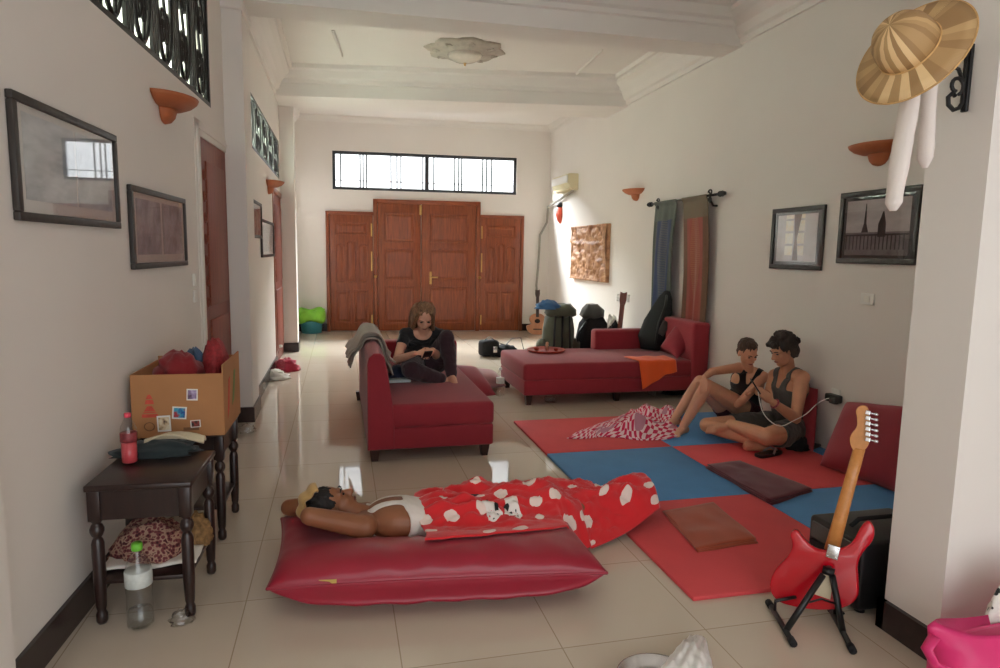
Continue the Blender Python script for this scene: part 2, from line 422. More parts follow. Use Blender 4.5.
# entrance doors: two tall centre leaves and two lower side leaves
dz = (on(BW, 373, 198)[1]+on(BW, 479, 203)[1])/2; dzs = (on(BW, 327, 211)[1]+on(BW, 522, 216)[1])/2
c0, c1, cm = on(BW, 373.5, 270)[0], on(BW, 479.5, 270)[0], on(BW, 421, 270)[0]
mb = MB(); fw_ = .075
for a in ((c0, c0+fw_, 0, dz), (c1-fw_, c1, 0, dz), (ds0, ds0+.06, 0, dzs), (ds1-.06, ds1, 0, dzs)): wb(mb, BW, a[0], a[1], -.06, 0, a[2], a[3], bevel=.006)
for a in ((c0, c1, dz-fw_, dz), (ds0, c0, dzs-.06, dzs), (c1, ds1, dzs-.06, dzs)): wb(mb, BW, a[0], a[1], -.06, 0, a[2], a[3], bevel=.006, mi=1)
struct(mb, 'trim_10', [M['door'], M['doorh']])
def raised(mb, s0, s1, z0, z1, arch=0, y=-.058):
    """a raised panel with a moulded edge, its top optionally arched"""
    def outl(i):
        a, b, c, d = s0+i, s1-i, z0+i, z1-i
        top = [(a+(b-a)*k/10, d+arch*(1-((k-5)/5)**2)-arch) for k in range(10, -1, -1)]
        return [(a, c), (b, c)]+top
    rings = [[V((x, yy, z)) for x, z in outl(i)] for i, yy in ((0, y+.02), (.0, y), (.02, y), (.035, y+.02), (.075, y+.004))]
    mb.loft([[BW @ p for p in r] for r in rings])
    for fc in mb.bm.faces: fc.smooth = False
def leaf(name, s0, s1, z1, panels, brass=()):
    mb = MB(); wb(mb, BW, s0+.006, s1-.006, -.045, -.002, .01, z1, bevel=.004); o = struct(mb, name, M['door'])
    W = s1-s0
    for a, b, c, d, ar in panels:
        mb = MB(); raised(mb, s0+W*a, s0+W*b, z1*c, z1*d, ar); mb.build('panel', M['door'], o, world=False)
    return o
tall = [(.14, .86, .06, .36, 0), (.14, .86, .40, .66, .02), (.14, .86, .70, .93, .0)]
low = [(.12, .48, .07, .36, 0), (.52, .88, .07, .36, 0), (.12, .36, .42, .76, .03), (.38, .62, .42, .79, .03), (.64, .88, .42, .76, .03), (.12, .88, .83, .94, 0)]
D1 = leaf('door_1', ds0+.06, c0, dzs-.06, low); D2 = leaf('door_2', c0+fw_, cm, dz-fw_, tall); D3 = leaf('door_3', cm, c1-fw_, dz-fw_, tall); D4 = leaf('door_4', c1, ds1-.06, dzs-.06, low)
hs, hz = on(BW, 430.5, 277)
mb = MB(); wb(mb, BW, hs-.022, hs+.022, -.06, -.044, hz-.13, hz+.1, bevel=.006)
mb.tube([BW @ V((hs, -.05, hz)), BW @ V((hs, -.1, hz)), BW @ V((hs+.03, -.11, hz)), BW @ V((hs+.13, -.11, hz))], .013, 8)
mb.build('handle', M['brass'], D3, world=False)
mb = MB(); s_ = cm-.01; z_ = on(BW, 421, 208)[1]; wb(mb, BW, s_-.02, s_+.02, -.062, -.044, z_-.13, dz-.09, bevel=.004); mb.build('bolt', M['brass'], D2, world=False)
for o, px in ((D1, 378.5), (D4, 476.5)):
    s_ = on(BW, px, 277)[0]; s_ += .05 if o is D4 else -.05
    mb = MB(); mb.sphere(BW @ V((s_, -.08, 1.0)), .03); mb.tube([BW @ V((s_, -.04, 1.0)), BW @ V((s_, -.08, 1.0))], .012); mb.build('knob', M['brass'], o, world=False)
    mb = MB(); e = c0-.03 if o is D1 else c1+.03
    for z0, z1 in ((1.72, 1.95), (1.1, 1.45), (.12, .3)): wb(mb, BW, e-.012, e+.012, -.056, -.044, z0, z1)
    mb.build('hinge', M['brass'], o, world=False)

# carved side doors in the left walls
def side_door(name, L, s0, s1, z1):
    mb = MB(); wb(mb, L, s0, s1, .004, .1, 0, z1); o = struct(mb, name, M['sidedoor'])
    W = s1-s0
    mb = MB()
    for c, d in ((.12, .95), (1.05, z1-.15)): wb(mb, L, s0+.14, s1-.14, -.008, .01, c, d, bevel=.008)
    mb.build('panel', M['sidedoor'], o, world=False)
    mb = MB()                                                               # carved scrolls down the hinge stile
    for k in range(7):
        z = 1.1+k*.15; mb.tube([L @ V((s0+.09+.05*math.cos(a)*a/6, .002, z+.06*math.sin(a)*a/6)) for a in [j*.5 for j in range(14)]], .009, 5)
    mb.build('carving', M['sidedoor'], o, world=False)
    return o
side_door('door_5', LW, sd0+.05, sE, 2.24); side_door('door_6', LF, dy0+.04, 9.95, 2.18)
mb = MB()
wb(mb, LW, sd0-.10, sd0+.05, -.006, .1, 0, 2.34, bevel=.004); wb(mb, LW, sd0-.10, sE, -.006, .12, 2.24, 2.34, bevel=.004); wb(mb, LW, sd0-.06, sd0-.03, -.016, .0, 0, 2.31, bevel=.006); wb(mb, LW, sd0-.06, sE, -.016, .0, 2.28, 2.31, bevel=.006)
struct(mb, 'trim_11', M['wall'])
mb = MB(); wb(mb, LF, dy0-.03, dy0+.04, -.012, .1, 0, 2.24, bevel=.008); wb(mb, LF, dy0-.03, 9.9, -.012, .1, 2.17, 2.24, bevel=.008); struct(mb, 'trim_12', M['door'])

# wrought-iron clerestory grilles with frosted panes behind
t = NT('frosted_pane'); n = t.noise(t.coords(), 2.5, 3); tl = t.new('ShaderNodeBsdfTranslucent'); gl = t.new('ShaderNodeBsdfGlossy'); mx = t.new('ShaderNodeMixShader')
t.link(t.ramp(n, [(.35, srgb(206, 214, 200)), (.65, srgb(238, 240, 232))]), tl.inputs[0]); gl.inputs[1].default_value = .3; mx.inputs[0].default_value = .06
t.link(tl.outputs[0], mx.inputs[1]); t.link(gl.outputs[0], mx.inputs[2]); t.link(mx.outputs[0], t.out.inputs[0]); M['frost'] = t.m
def grille(name, L, s0, s1, z0, z1, n):
    mb = MB(); r = .013; H = z1-z0; W = (s1-s0)/n
    for a in ((s0, s1, z0, z0+.03), (s0, s1, z1-.03, z1), (s0, s0+.03, z0, z1), (s1-.03, s1, z0, z1)): wb(mb, L, a[0], a[1], .0, .04, a[2], a[3])
    o = struct(mb, name, M['iron'])
    mb = MB()
    for k in range(n):
        a = s0+k*W
        for f in (.0, .11, .89): wb(mb, L, a+W*f-.010, a+W*f+.010, .01, .03, z0, z1)
        c = a+W*.5; ov = [L @ V((c+W*.33*math.sin(q), .02, z0+H*.5+H*.44*math.cos(q))) for q in [2*PI*j/28 for j in range(28)]]
        mb.tube(ov, r, 6, closed=True)
        for sg in (-1, 1):
            for zc in (.3, .7):
                sc = [L @ V((c+sg*W*.1+sg*W*.11*math.cos(q)*(1-q/12), .02, z0+H*zc+H*.15*math.sin(q)*(1-q/12))) for q in [j*.45 for j in range(22)]]
                mb.tube(sc, r*.8, 5)
        mb.tube([L @ V((c+W*.1*math.sin(q*2*PI), .02, z0+H*q)) for q in [j/16 for j in range(17)]], r*.8, 5)
    mb.build('scrollwork', M['iron'], o, world=False)
    mb = MB(); wb(mb, L, s0, s1, .13, .138, z0, z1); mb.build('pane', M['frost'], o, world=False)
grille('window_2', LW, so0, so1, 2.5, 3.28, 8); grille('window_3', LF, ty0, ty1, tz0, tz1, 5)
# ---------------------------------------------------------------- sofas
XZ = lambda y0: frame((0, y0, 0), (1, 0, 0), (0, 0, 1), (0, 1, 0))
def rbox(mb, a, b, bev=.03, puff=.0, mat=None):
    mb.bb(a, b, bevel=bev, seg=3, mat=mat)
def leg(par, x, y, h, r=.032):
    m = MB(); m.loft([[V((x+r*k*sx, y+r*k*sy_, z)) for sx, sy_ in ((-1, -1), (1, -1), (1, 1), (-1, 1))] for z, k in ((0, .7), (h, 1.1))])
    for f in m.bm.faces: f.smooth = False
    m.build('leg', M['legwood'], par)
s1 = thing('chaise_sofa', 'crimson chaise sofa seen from its end, grey throw on its backrest, person on it', 'sofa', (.62, 5.6, 0))
x0, x1, ya, yb = .175, 1.075, 4.55, 6.62
m = MB(); rbox(m, (x0+.01, ya, .085), (x1, yb, .245), .02); m.build('base', M['redfab'], s1)
m = MB(); rbox(m, (x0+.15, ya-.005, .235), (x1+.005, yb-.15, .41), .035); m.build('seat_cushion', M['redfab'], s1)
m = MB(); m.prism([(x0, .09), (x0, .70), (x0+.012, .745), (x0+.045, .775), (x0+.09, .775), (x0+.12, .745), (x0+.132, .69), (x0+.175, .42), (x0+.185, .26), (x0+.185, .09)], 0, yb-ya-.02, XZ(ya-.008), bevel=.012, smooth=False); m.build('backrest', M['redfab'], s1)
m = MB(); rbox(m, (x0+.16, yb-.17, .24), (x1+.06, yb, .6), .03); m.build('arm', M['redfab'], s1)
for x, y in ((x0+.05, ya+.05), (x1-.06, ya+.05), (x0-.0, yb-.06), (x1-.05, yb-.06)): leg(s1, x, y, .09)

s2 = thing('chaise_sofa', 'long crimson chaise sofa along the right wall with an orange cloth over its edge', 'sofa', (2.7, 6.5, 0))
x0, x1, ya, yb = 1.71, 3.52, 6.02, 7.0
m = MB(); rbox(m, (x0+.01, ya+.005, .1), (x1, yb, .25), .02); m.build('base', M['redfab'], s2)
m = MB(); rbox(m, (x0, ya, .24), (x1-.01, yb-.005, .415), .035); m.build('seat_cushion', M['redfab'], s2)
m = MB(); rbox(m, (x1-.03, ya-.01, .1), (3.69, yb+.02, .80), .035); m.build('backrest', M['redfab'], s2)
m = MB(); rbox(m, (2.77, yb-.15, .24), (x1, yb+.02, .635), .035); m.build('arm', M['redfab'], s2)
for x, y in ((x0+.07, ya+.07), (x1-.03, ya+.07), (x0+.07, yb-.07), (x1-.03, yb-.07), (2.72, ya+.1)): leg(s2, x, y, .105)

# grey throw over the first backrest
M['throw'] = cloth('grey_beige_throw', srgb(158, 148, 136), .95, 220, .1, .5)
t0 = thing('throw_blanket', 'folded grey-beige throw draped over the backrest of the near sofa', 'blanket', (.24, 5.5, .5))
for k, (o_, y0, y1, zl, zr) in enumerate(((0, 5.16, 5.86, .60, .56), (.014, 5.2, 5.9, .55, .49), (.03, 5.14, 5.84, .64, .60))):
    P = [(.155-o_-.075, zl), (.15-o_-.045, (zl+.74)/2), (.155-o_, .73), (.19-o_*.5, .79+o_), (.245, .80+o_*1.3), (.29+o_*.5, .785+o_), (.312+o_, .73), (.335+o_, .64), (.36+o_+.02, zr)]
    def fn(u, v, P=P, y0=y0, y1=y1, k=k):
        q = u*(len(P)-1); i = min(int(q), len(P)-2); f = q-i
        a, b, c, d = P[max(i-1, 0)], P[i], P[i+1], P[min(i+2, len(P)-1)]
        cr = lambda j: .5*((2*b[j])+(-a[j]+c[j])*f+(2*a[j]-5*b[j]+4*c[j]-d[j])*f*f+(-a[j]+3*b[j]-3*c[j]+d[j])*f**3)
        edge = abs(u-.5)*2
        return V((cr(0)+.008*math.sin(v*17+k)*edge, y0+(y1-y0)*v+.015*math.sin(u*9+k*2), cr(1)+.012*math.sin(v*7+k)*edge))
    m = MB(); m.sheet(fn, 40, 24, .012); m.build('fold', M['throw'], t0)

# ---------------------------------------------------------------- turned-leg tables
def table(label):
    t = thing('side_table', label, 'table', group=None)
    W, D, H = .385, .42, .57
    m = MB(); m.box((0, 0, H-.0125), (W, D, .025), bevel=.006); m.build('tabletop', M['darkwood'], t)
    m = MB()
    for sx in (-1, 1): m.box((sx*(W/2-.035), 0, H-.085), (.018, D-.07, .12))
    for sy_ in (-1, 1): m.box((0, sy_*(D/2-.03), H-.085), (W-.06, .018, .12))
    m.build('apron', M['darkwood'], t)
    m = MB(); m.box((0, 0, .17), (W-.05, D-.05, .018), bevel=.003); m.build('shelf', M['darkwood'], t)
    pr = [(.0, 0), (.015, 0), (.021, .012), (.021, .04), (.015, .055), (.019, .07), (.023, .16), (.023, .33), (.019, .345), (.014, .355), (.02, .362), (.026, .378), (.026, .39), (.02, .405), (.014, .412), (.021, .42), (.023, .43), (.0, .43)]
    for sx in (-1, 1):
        for sy_ in (-1, 1):
            m = MB(); cx, cy_ = sx*(W/2-.03), sy_*(D/2-.03)
            m.lathe(pr, 14, mat=Matrix.Translation((cx, cy_, 0))); m.box((cx, cy_, H-.085), (.046, .046, .122), bevel=.003)
            m.build('leg', M['darkwood'], t)
    return t
tb = table('dark wooden side table with turned legs nearest the camera, pink drink bottle on top')
tb.matrix_world = MW[tb] = Matrix.Translation((-.757, 2.915, 0)) @ Matrix.Rotation(-.045, 4, 'Z')
tb2 = dup(tb, Matrix.Translation((-.755, 3.64, 0)) @ Matrix.Rotation(-.03, 4, 'Z'), 'dark wooden side table with turned legs standing under the cardboard box')

# ---------------------------------------------------------------- cardboard box and its load
bxm = Matrix.Translation((-.755, 3.60, .571)) @ Matrix.Rotation(-.02, 4, 'Z')
cb = thing('cardboard_box', 'open brown cardboard box with stickers on its front, standing on the side table', 'box', mat=bxm)
W, D, H, th = .405, .46, .305, .006
m = MB(); m.box((0, 0, .004), (W, D, .008))
m.box((0, -D/2, H/2), (W, th, H)); m.box((0, D/2, H/2+.01), (W, th, H+.02))
m.box((-W/2, 0, H/2), (th, D, H)); m.box((W/2, 0, H/2+.02), (th, D, H+.04))
m.build('carton', M['card'], cb, world=False)
M['redink'] = plain('red_ink', srgb(206, 84, 66), .8, .15, 40); M['brownink'] = plain('brown_ink', srgb(120, 84, 56), .8, .1, 40)
fy = -D/2-th/2-.001
FP = frame((0, fy, 0), (1, 0, 0), (0, 0, 1), (0, -1, 0))
m = MB()                                                             # printed rice-bowl like mark and bar in red ink
for pl in ([(-.15, .13), (-.10, .13), (-.115, .155), (-.135, .155)], [(-.145, .165), (-.105, .165), (-.11, .185), (-.14, .185)], [(-.16, .1), (-.09, .1), (-.09, .116), (-.16, .116)], [(-.155, .122), (-.095, .122), (-.1, .127), (-.15, .127)], [(-.14, .19), (-.11, .19), (-.12, .21), (-.13, .21)]): m.prism(pl, 0, .001, FP)
m.build('printed_mark', M['redink'], cb, world=False)
m = MB(); m.tube([FP @ V((-.13+.022*math.cos(a), .055+.02*math.sin(a), 0)) for a in [2*PI*j/20 for j in range(20)]], .002, 5, closed=True); m.build('printed_seal', M['brownink'], cb, world=False)
m = MB(); m.prism([(.02, .03), (.09, .03), (.09, .045), (.02, .045)], 0, .001, FP); m.build('printed_line', M['brownink'], cb, world=False)
def sticker(cx, cz, w, h, cols, rot=0):
    R_ = FP @ Matrix.Translation((cx, cz, 0)) @ Matrix.Rotation(rot, 4, 'Z')
    m = MB(); m.box((0, 0, .0008), (w, h, .0012), mat=R_); o = m.build('sticker', M['paper'], cb, world=False)
    t = NT('sticker_print'); n = t.noise(t.coords(scale=(30, 30, 30)), 1.2, 2); t.link(t.ramp(n, [(.35+.3*i/max(1, len(cols)-1), c) for i, c in enumerate(cols)]), t.b.inputs['Base Color']); t.b.inputs['Roughness'].default_value = .5
    m = MB(); m.box((0, 0, .0018), (w*.78, h*.78, .001), mat=R_); m.build('picture', t.m, o, world=False)
sticker(.065, .205, .05, .056, [srgb(96, 70, 92), srgb(170, 150, 190), srgb(220, 210, 225)], -.05)
sticker(.005, .118, .064, .06, [srgb(30, 70, 150), srgb(60, 160, 190), srgb(170, 50, 60)], -.08)
sticker(-.065, .068, .06, .078, [srgb(80, 40, 36), srgb(214, 190, 150), srgb(236, 226, 200)], .03)
sticker(.075, .062, .046, .036, [srgb(70, 40, 36), srgb(160, 70, 60), srgb(60, 50, 50)], .05)
m = MB(); R_ = frame((W/2+th/2+.001, 0, 0), (0, 1, 0), (0, 0, 1), (1, 0, 0))
m.prism([(-.15, .06), (-.1, .25), (-.06, .26), (-.1, .1)], 0, .001, R_); m.prism([(-.02, .1), (.05, .27), (.1, .27), (.04, .12)], 0, .001, R_, mi=1); m.build('side_print', [M['redink'], plain('green_ink', srgb(120, 140, 80), .8, .1, 30)], cb, world=False)
def heap(mb, c, rx, ry, h, seed=0, nz=.35, nsc=6, n=28, thick=None):
    """a crumpled cloth heap: a closed lump with folds, flat underneath"""
    def p(u, v):
        a = 2*PI*u; q = v*PI/2; x, y, z = math.cos(a)*math.sin(q), math.sin(a)*math.sin(q), math.cos(q)
        f = 1+nz*fbm((x+seed, y, z*1.3), nsc*.35, 4); g = 1+.6*nz*noise.noise(V((x*4+seed, y*4, z*3)))
        return V((c[0]+x*rx*f, c[1]+y*ry*f, c[2]+z*h*g))
    vs = [p(i/n, j/12) for j in range(13) for i in range(n)]; fs = []
    for j in range(12):
        for i in range(n): fs.append((j*n+i, (j+1)*n+i, (j+1)*n+(i+1) % n, j*n+(i+1) % n))
    fs.append([12*n+i for i in range(n)][::-1])
    mb.add(vs, fs, uvs=[(i/n, j/12) for j in range(13) for i in range(n)]); bmesh.ops.remove_doubles(mb.bm, verts=mb.bm.verts[:], dist=1e-5)
M['redcloth'] = cloth('dark_red_cloth', srgb(138, 26, 34), .85, 150, .2, .4)
M['net'] = plain('red_net', srgb(150, 40, 46), .7, .3, 60, bump=.5, bscale=80)
m = MB(); heap(m, (-.80, 3.60, .78), .125, .14, .17, 3); solo(m, 'red_cloth', M['redcloth'], 'dark red cloth bundled in the cardboard box, a corner hanging over its front', 'cloth')
def hang(u, v): return V((-.785+.05*(u-.5)*2*(1-.35*v), 3.36-.005-.012*math.sin(v*PI), .853-.0-.055*v*(1-abs(u-.5)*.8)))
m = MB(); heap(m, (-.64, 3.68, .78), .075, .13, .225, 8, .25); solo(m, 'red_net_bag', M['net'], 'red net bag poking up at the back corner of the cardboard box', 'bag')
M['bluecloth'] = cloth('patterned_blue_cloth', srgb(70, 92, 120), .9, 60, .5)
m = MB(); heap(m, (-.745, 3.70, .83), .06, .06, .125, 5, .3); solo(m, 'blue_cloth', M['bluecloth'], 'small blue patterned cloth between the red bundles in the cardboard box', 'cloth')

# bottles -------------------------------------------------------
M['pinkdrink'] = plain('pink_drink', srgb(226, 84, 92), .25, .06, 8); M['pinkcap'] = plain('pink_cap', srgb(222, 74, 96), .4, .05, 8)
M['greencap'] = plain('green_cap', srgb(110, 190, 60), .4, .05, 8); M['label'] = plain('pale_label', srgb(206, 212, 208), .5, .12, 40); M['water'] = clear('still_water', (.96, .98, .985, 1), .1)
M['darklabel'] = plain('dark_red_label', srgb(132, 52, 56), .5, .35, 60)
def bottle(name, label, loc, r, h, cap, lab=None, labz=(.45, .65), fill=None, fillh=.4, group=None):
    t = thing(name, label, 'bottle', loc, group=group)
    pr = [(0, 0), (r*.8, 0), (r, h*.03), (r*.97, h*.2), (r, h*.22), (r*.96, h*.4), (r, h*.43), (r, h*.66), (r*.9, h*.74), (r*.55, h*.85), (r*.33, h*.91), (r*.33, h*.93), (0, h*.93)]
    m = MB(); m.lathe(pr, 20); m.build('shell', M['plastic'], t, world=False)
    m = MB(); m.lathe([(0, h*.915), (r*.4, h*.915), (r*.42, h*.93), (r*.42, h*.985), (r*.38, h), (0, h)], 16); m.build('cap', cap, t, world=False)
    if lab: m = MB(); m.lathe([(r*1.0, h*labz[0]), (r*1.025, h*labz[0]+.001), (r*1.025, h*labz[1]-.001), (r*1.0, h*labz[1])], 20); m.build('label', lab, t, world=False)
    if fill: m = MB(); m.lathe([(0, .004), (r*.78, .004), (r*.94, h*.04), (r*.9, h*fillh), (0, h*fillh)], 20); m.build('drink', fill, t, world=False)
    return t
p = atz(130, 463, .57); bottle('drink_bottle', 'small bottle of pink drink with pink cap on the nearest side table', (p.x, p.y, .571), .032, .215, M['pinkcap'], M['darklabel'], (.44, .62), M['pinkdrink'], .42)
p = atz(141, 625, 0); bottle('water_bottle', 'large clear water bottle with green cap on the floor before the table', (p.x, p.y, 0), .048, .34, M['greencap'], M['label'], (.5, .68), M['water'], .2)
p = atz(281.5, 372, 0); bottle('water_bottle', 'tall clear bottle with white cap standing at the far left doorway', (p.x, p.y, 0), .05, .33, M['white'])
p = atz(500, 396, 0); bottle('water_bottle', 'clear water bottle with pale label on the floor by the end of the long sofa', (p.x, p.y, 0), .042, .3, M['white'], M['label'])

# on the first table -----------------------------------------------------------
M['dkgreen'] = cloth('dark_green_cloth', srgb(34, 44, 46), .9, 120, .3, .4); M['cream'] = cloth('cream_cloth', srgb(206, 192, 160), .85, 150, .08)
m = MB(); heap(m, (-.80, 3.10, .571), .17, .075, .065, 2, .3); solo(m, 'green_cloth', M['dkgreen'], 'crumpled dark green cloth at the back of the nearest side table', 'cloth')
def cr(u, v): return V((-.835+.24*u, 3.07+.055*v+.02*math.sin(u*3), .628+.022*math.sin(u*PI)*(1-.4*v)+.012*math.sin(v*6+u*5)))
m = MB(); m.sheet(cr, 20, 8, .008); solo(m, 'cream_cloth', M['cream'], 'cream folded cloth lying on the dark green cloth beneath the box', 'cloth')
def patt(name, cols, sc):
    t = NT(name); vo = t.new('ShaderNodeTexVoronoi'); vo.inputs['Scale'].default_value = sc; t.link(t.coords(), vo.inputs['Vector'])
    n = t.noise(t.coords(), sc*.6, 3); t.link(t.ramp(t.math('ADD', t.math('MULTIPLY', vo.outputs[0], .7), t.math('MULTIPLY', n, .5)), [(i/(len(cols)-1)*.6+.2, c) for i, c in enumerate(cols)], 'CONSTANT'), t.b.inputs['Base Color'])
    t.b.inputs['Roughness'].default_value = .9; t.bump(n, .3, .01); return t.m
M['batik'] = patt('batik_cloth', [srgb(60, 26, 30), srgb(120, 60, 62), srgb(176, 140, 120), srgb(84, 34, 40)], 60)
m = MB(); heap(m, (-.80, 2.97, .18), .15, .15, .15, 11, .35); solo(m, 'patterned_cloth', M['batik'], 'crumpled maroon patterned cloth on the lower shelf of the nearest table', 'cloth')
M['rattan'] = plain('golden_brown_fringe', srgb(140, 106, 66), .8, .4, 50, bump=.6, bscale=70)
m = MB(); heap(m, (-.635, 3.06, .18), .07, .09, .12, 21, .3); solo(m, 'straw_bundle', M['rattan'], 'golden brown fringed bundle at the right end of the lower shelf', 'bundle')
def nw(u, v): return V((-.95+.36*u, 2.80+.16*v, .186+.006*math.sin(u*9)+.004*math.sin(v*8)))
m = MB(); m.sheet(nw, 16, 6, .003); solo(m, 'newspaper', M['paper'], 'pale sheet of paper under the patterned cloth on the lower shelf', 'paper')
def crump(name, label, c, r, h, seed, cat='plastic bag', mat=None):
    m = MB(); heap(m, c, r, r*.8, h, seed, .5, 9, 22); return solo(m, name, mat or M['plastic'], label, cat)
p = atz(182, 622, 0); crump('plastic_wrapper', 'crumpled clear plastic on the floor by the foot of the nearest table', (p.x, p.y, 0), .045, .05, 1)
p = atz(247, 432, 0); crump('plastic_wrapper', 'crumpled clear plastic on the floor at the foot of the left column', (p.x, p.y, 0), .07, .07, 6)
p = atz(279, 377, 0); crump('white_bag', 'white bundle on the floor by the far left doorway', (p.x-.03, p.y-.12, 0), .13, .11, 9, 'bag', M['paper'])
M['pinkcl'] = cloth('raspberry_cloth', srgb(180, 50, 76), .9); p = atz(281, 372, 0); crump('raspberry_cloth', 'raspberry red cloth on the floor behind the white bundle', (p.x+.05, p.y+.1, 0), .15, .15, 14, 'cloth', M['pinkcl'])

# bin by the entrance
p = atz(312, 332, 0); tn = thing('waste_bin', 'teal plastic bin lined with a green bag, beside the entrance doors', 'bin', (p.x, p.y-.1, 0))
M['teal'] = plain('teal_plastic', srgb(62, 140, 150), .5, .05, 6); M['lime'] = plain('lime_bag', srgb(140, 214, 70), .5, .12, 8, bump=.4, bscale=12)
m = MB(); m.lathe([(0, 0), (.17, 0), (.21, .34), (.2, .34), (.165, .02), (0, .02)], 22); m.build('bucket', M['teal'], tn, world=False)
rg = []
for k, (r, z) in enumerate(((.195, .3), (.222, .2), (.232, .27), (.24, .36), (.235, .42), (.2, .40), (.17, .3))): rg.append([V((r*(1+.06*math.sin(5*a+k)+.04*math.sin(9*a))*math.cos(a), r*(1+.06*math.sin(5*a+k))*math.sin(a), z+.025*math.sin(4*a+k)*(k > 2)+(.03*math.sin(3*a) if k == 1 else 0))) for a in [2*PI*j/30 for j in range(30)]])
m = MB(); m.loft(rg, cap=False); m.build('bag_liner', M['lime'], tn, world=False)

# small things on and near the first sofa -----------------------------------
m = MB(); c = atz(398, 381, .415); m.box((c.x, c.y-.02, .425), (.19, .12, .022), rot=.1, bevel=.008); m.box((c.x, c.y-.02, .4255), (.17, .122, .004), rot=.1); solo(m, 'notebook', plain('pale_notebook', srgb(196, 206, 208), .7, .05, 20), 'pale notebook lying on the near sofa beside the seated person in black', 'book')
M['navy'] = cloth('navy_cloth', srgb(26, 34, 62), .9); m = MB(); c = at(398, 377, 5.52); heap(m, (c.x+.0, 5.52, .411), .085, .11, .11, 4, .3); solo(m, 'navy_cloth', M['navy'], 'navy blue cloth bundled between the seated person and the backrest', 'cloth')
M['pinkpillow'] = cloth('dusty_pink_cotton', srgb(170, 120, 122), .9)
m = MB(); cushion(m, ((1.28, 6.75, .08), (1.72, 6.72, .06), (1.72, 7.2, .1), (1.28, 7.25, .12)), .1, .06, 18, 14); solo(m, 'floor_pillow', M['pinkpillow'], 'dusty pink pillow on the floor behind the red cushion by the near sofa', 'pillow')
m = MB(); cushion(m, ((1.12, 6.12, .05), (1.52, 6.35, .05), (1.4, 6.8, .25), (1.08, 6.7, .3)), .09, .05, 18, 14); solo(m, 'floor_cushion', M['redfab2'], 'wine red cushion with pointed corners on the floor beyond the near sofa', 'cushion')
# black bag on floor near the entrance
p = atz(497, 357, 0); t = thing('camera_bag', 'black bag with straps lying on the floor between the two sofas', 'bag', (p.x, p.y, 0))
m = MB(); m.box((-.1, .1, .12), (.27, .2, .23), rot=.3, bevel=.05, seg=3); m.build('pouch', M['black'], t, world=False)
m = MB(); heap(m, (.15, .1, 0), .2, .14, .16, 3, .35); m.build('flap', M['black'], t, world=False)
m = MB(); m.tube([V((-.2+.11*k, .05+.05*math.sin(k*2), .22+.06*math.sin(k*1.7))) for k in range(6)]+[V((.42, .05, .04))], .014, 6, flat=.4); m.build('strap', M['blackpl'], t, world=False)
m = MB(); m.box((-.03, -.01, .11), (.06, .02, .09), bevel=.006); m.build('buckle', M['steel'], t, world=False)

# ---------------------------------------------------------------- long floor pillow (under the sleeper)
CUSH = [atz(267, 589, .12), atz(607, 573, .125), V((1.13, 3.22, .125)), V((-.30, 3.36, .125))]; CT = .112
csag = lambda u, w: .006*math.sin(u*23+3*w)*max(0, -w)+.008*math.exp(-((u+.02)/.08)**2)*math.sin(u*60)-.10*math.exp(-((w-.30)/.55)**2)*(1-abs(u)**3)
def cush_top(x, y):                                                  # height of its upper side, 0 beyond it
    A, B, C_, D = CUSH; fu = (x-A.x)/(B.x-A.x); U = fu*2-1; yf, yb = A.y*(1-fu)+B.y*fu, D.y*(1-fu)+C_.y*fu; W = (y-yf)/(yb-yf)*2-1
    if abs(U) >= 1 or abs(W) >= 1: return 0
    h = (1-abs(U)**3.4)**.40*(1-abs(W)**3.4)**.40; return .125+CT*h+csag(U, W)*h
m = MB()
ed = cushion(m, CUSH, CT, .122, 70, 44, .04, .006, 7, 3.4, .40, fold=csag, belly=.13)
bag = solo(m, 'floor_bolster', M['redvinyl'], 'large crimson satin floor cushion with the sleeping person lying on it', 'cushion')
m = MB(); m.tube(ed, .007, 6, closed=True); m.build('piping', M['redvinyl'], bag)
m = MB(); c = CUSH[0]*.83+CUSH[1]*.17; m.box((c.x, c.y+.012, c.z+.012), (.07, .006, .022), rot=-.13); m.build('tag', plain('yellow_tag', srgb(200, 170, 90), .7), bag)
for c in ((-.30, 3.33, .11),):
    pass
# ---------------------------------------------------------------- foam mats on the floor
ys = [5.44, 4.48, 3.46, 2.40]
xs = [1.46, 2.47, 3.48, 3.62]
names = [['red foam mat at the far corner, red checked cloth lying on it', 'blue foam mat under the feet of the seated couple'],
         ['blue foam mat in the middle of the left column, beyond the sleeper\'s feet', 'red foam mat in front of the seated couple with the maroon cloth on its edge'],
         ['red foam mat nearest the camera with the brown cloth on it', 'blue foam mat behind the electric guitar']]
for i in range(3):
    for j in range(3):
        red = (i+j) % 2 == 0
        if j == 2 and i > 1: continue
        m = MB(); g = .0025
        m.bb((xs[j]+g, ys[i+1]+g, 0), (xs[j+1]-g, ys[i]-g, .02), bevel=.004)
        lab = names[i][j] if j < 2 else ('red foam mat strip against the right wall behind the couple', 'blue foam mat strip at the right wall under the leaning cushion')[i]
        solo(m, 'foam_mat', M['matred'] if red else M['matblue'], lab, 'mat', group=None)
ZM = .021
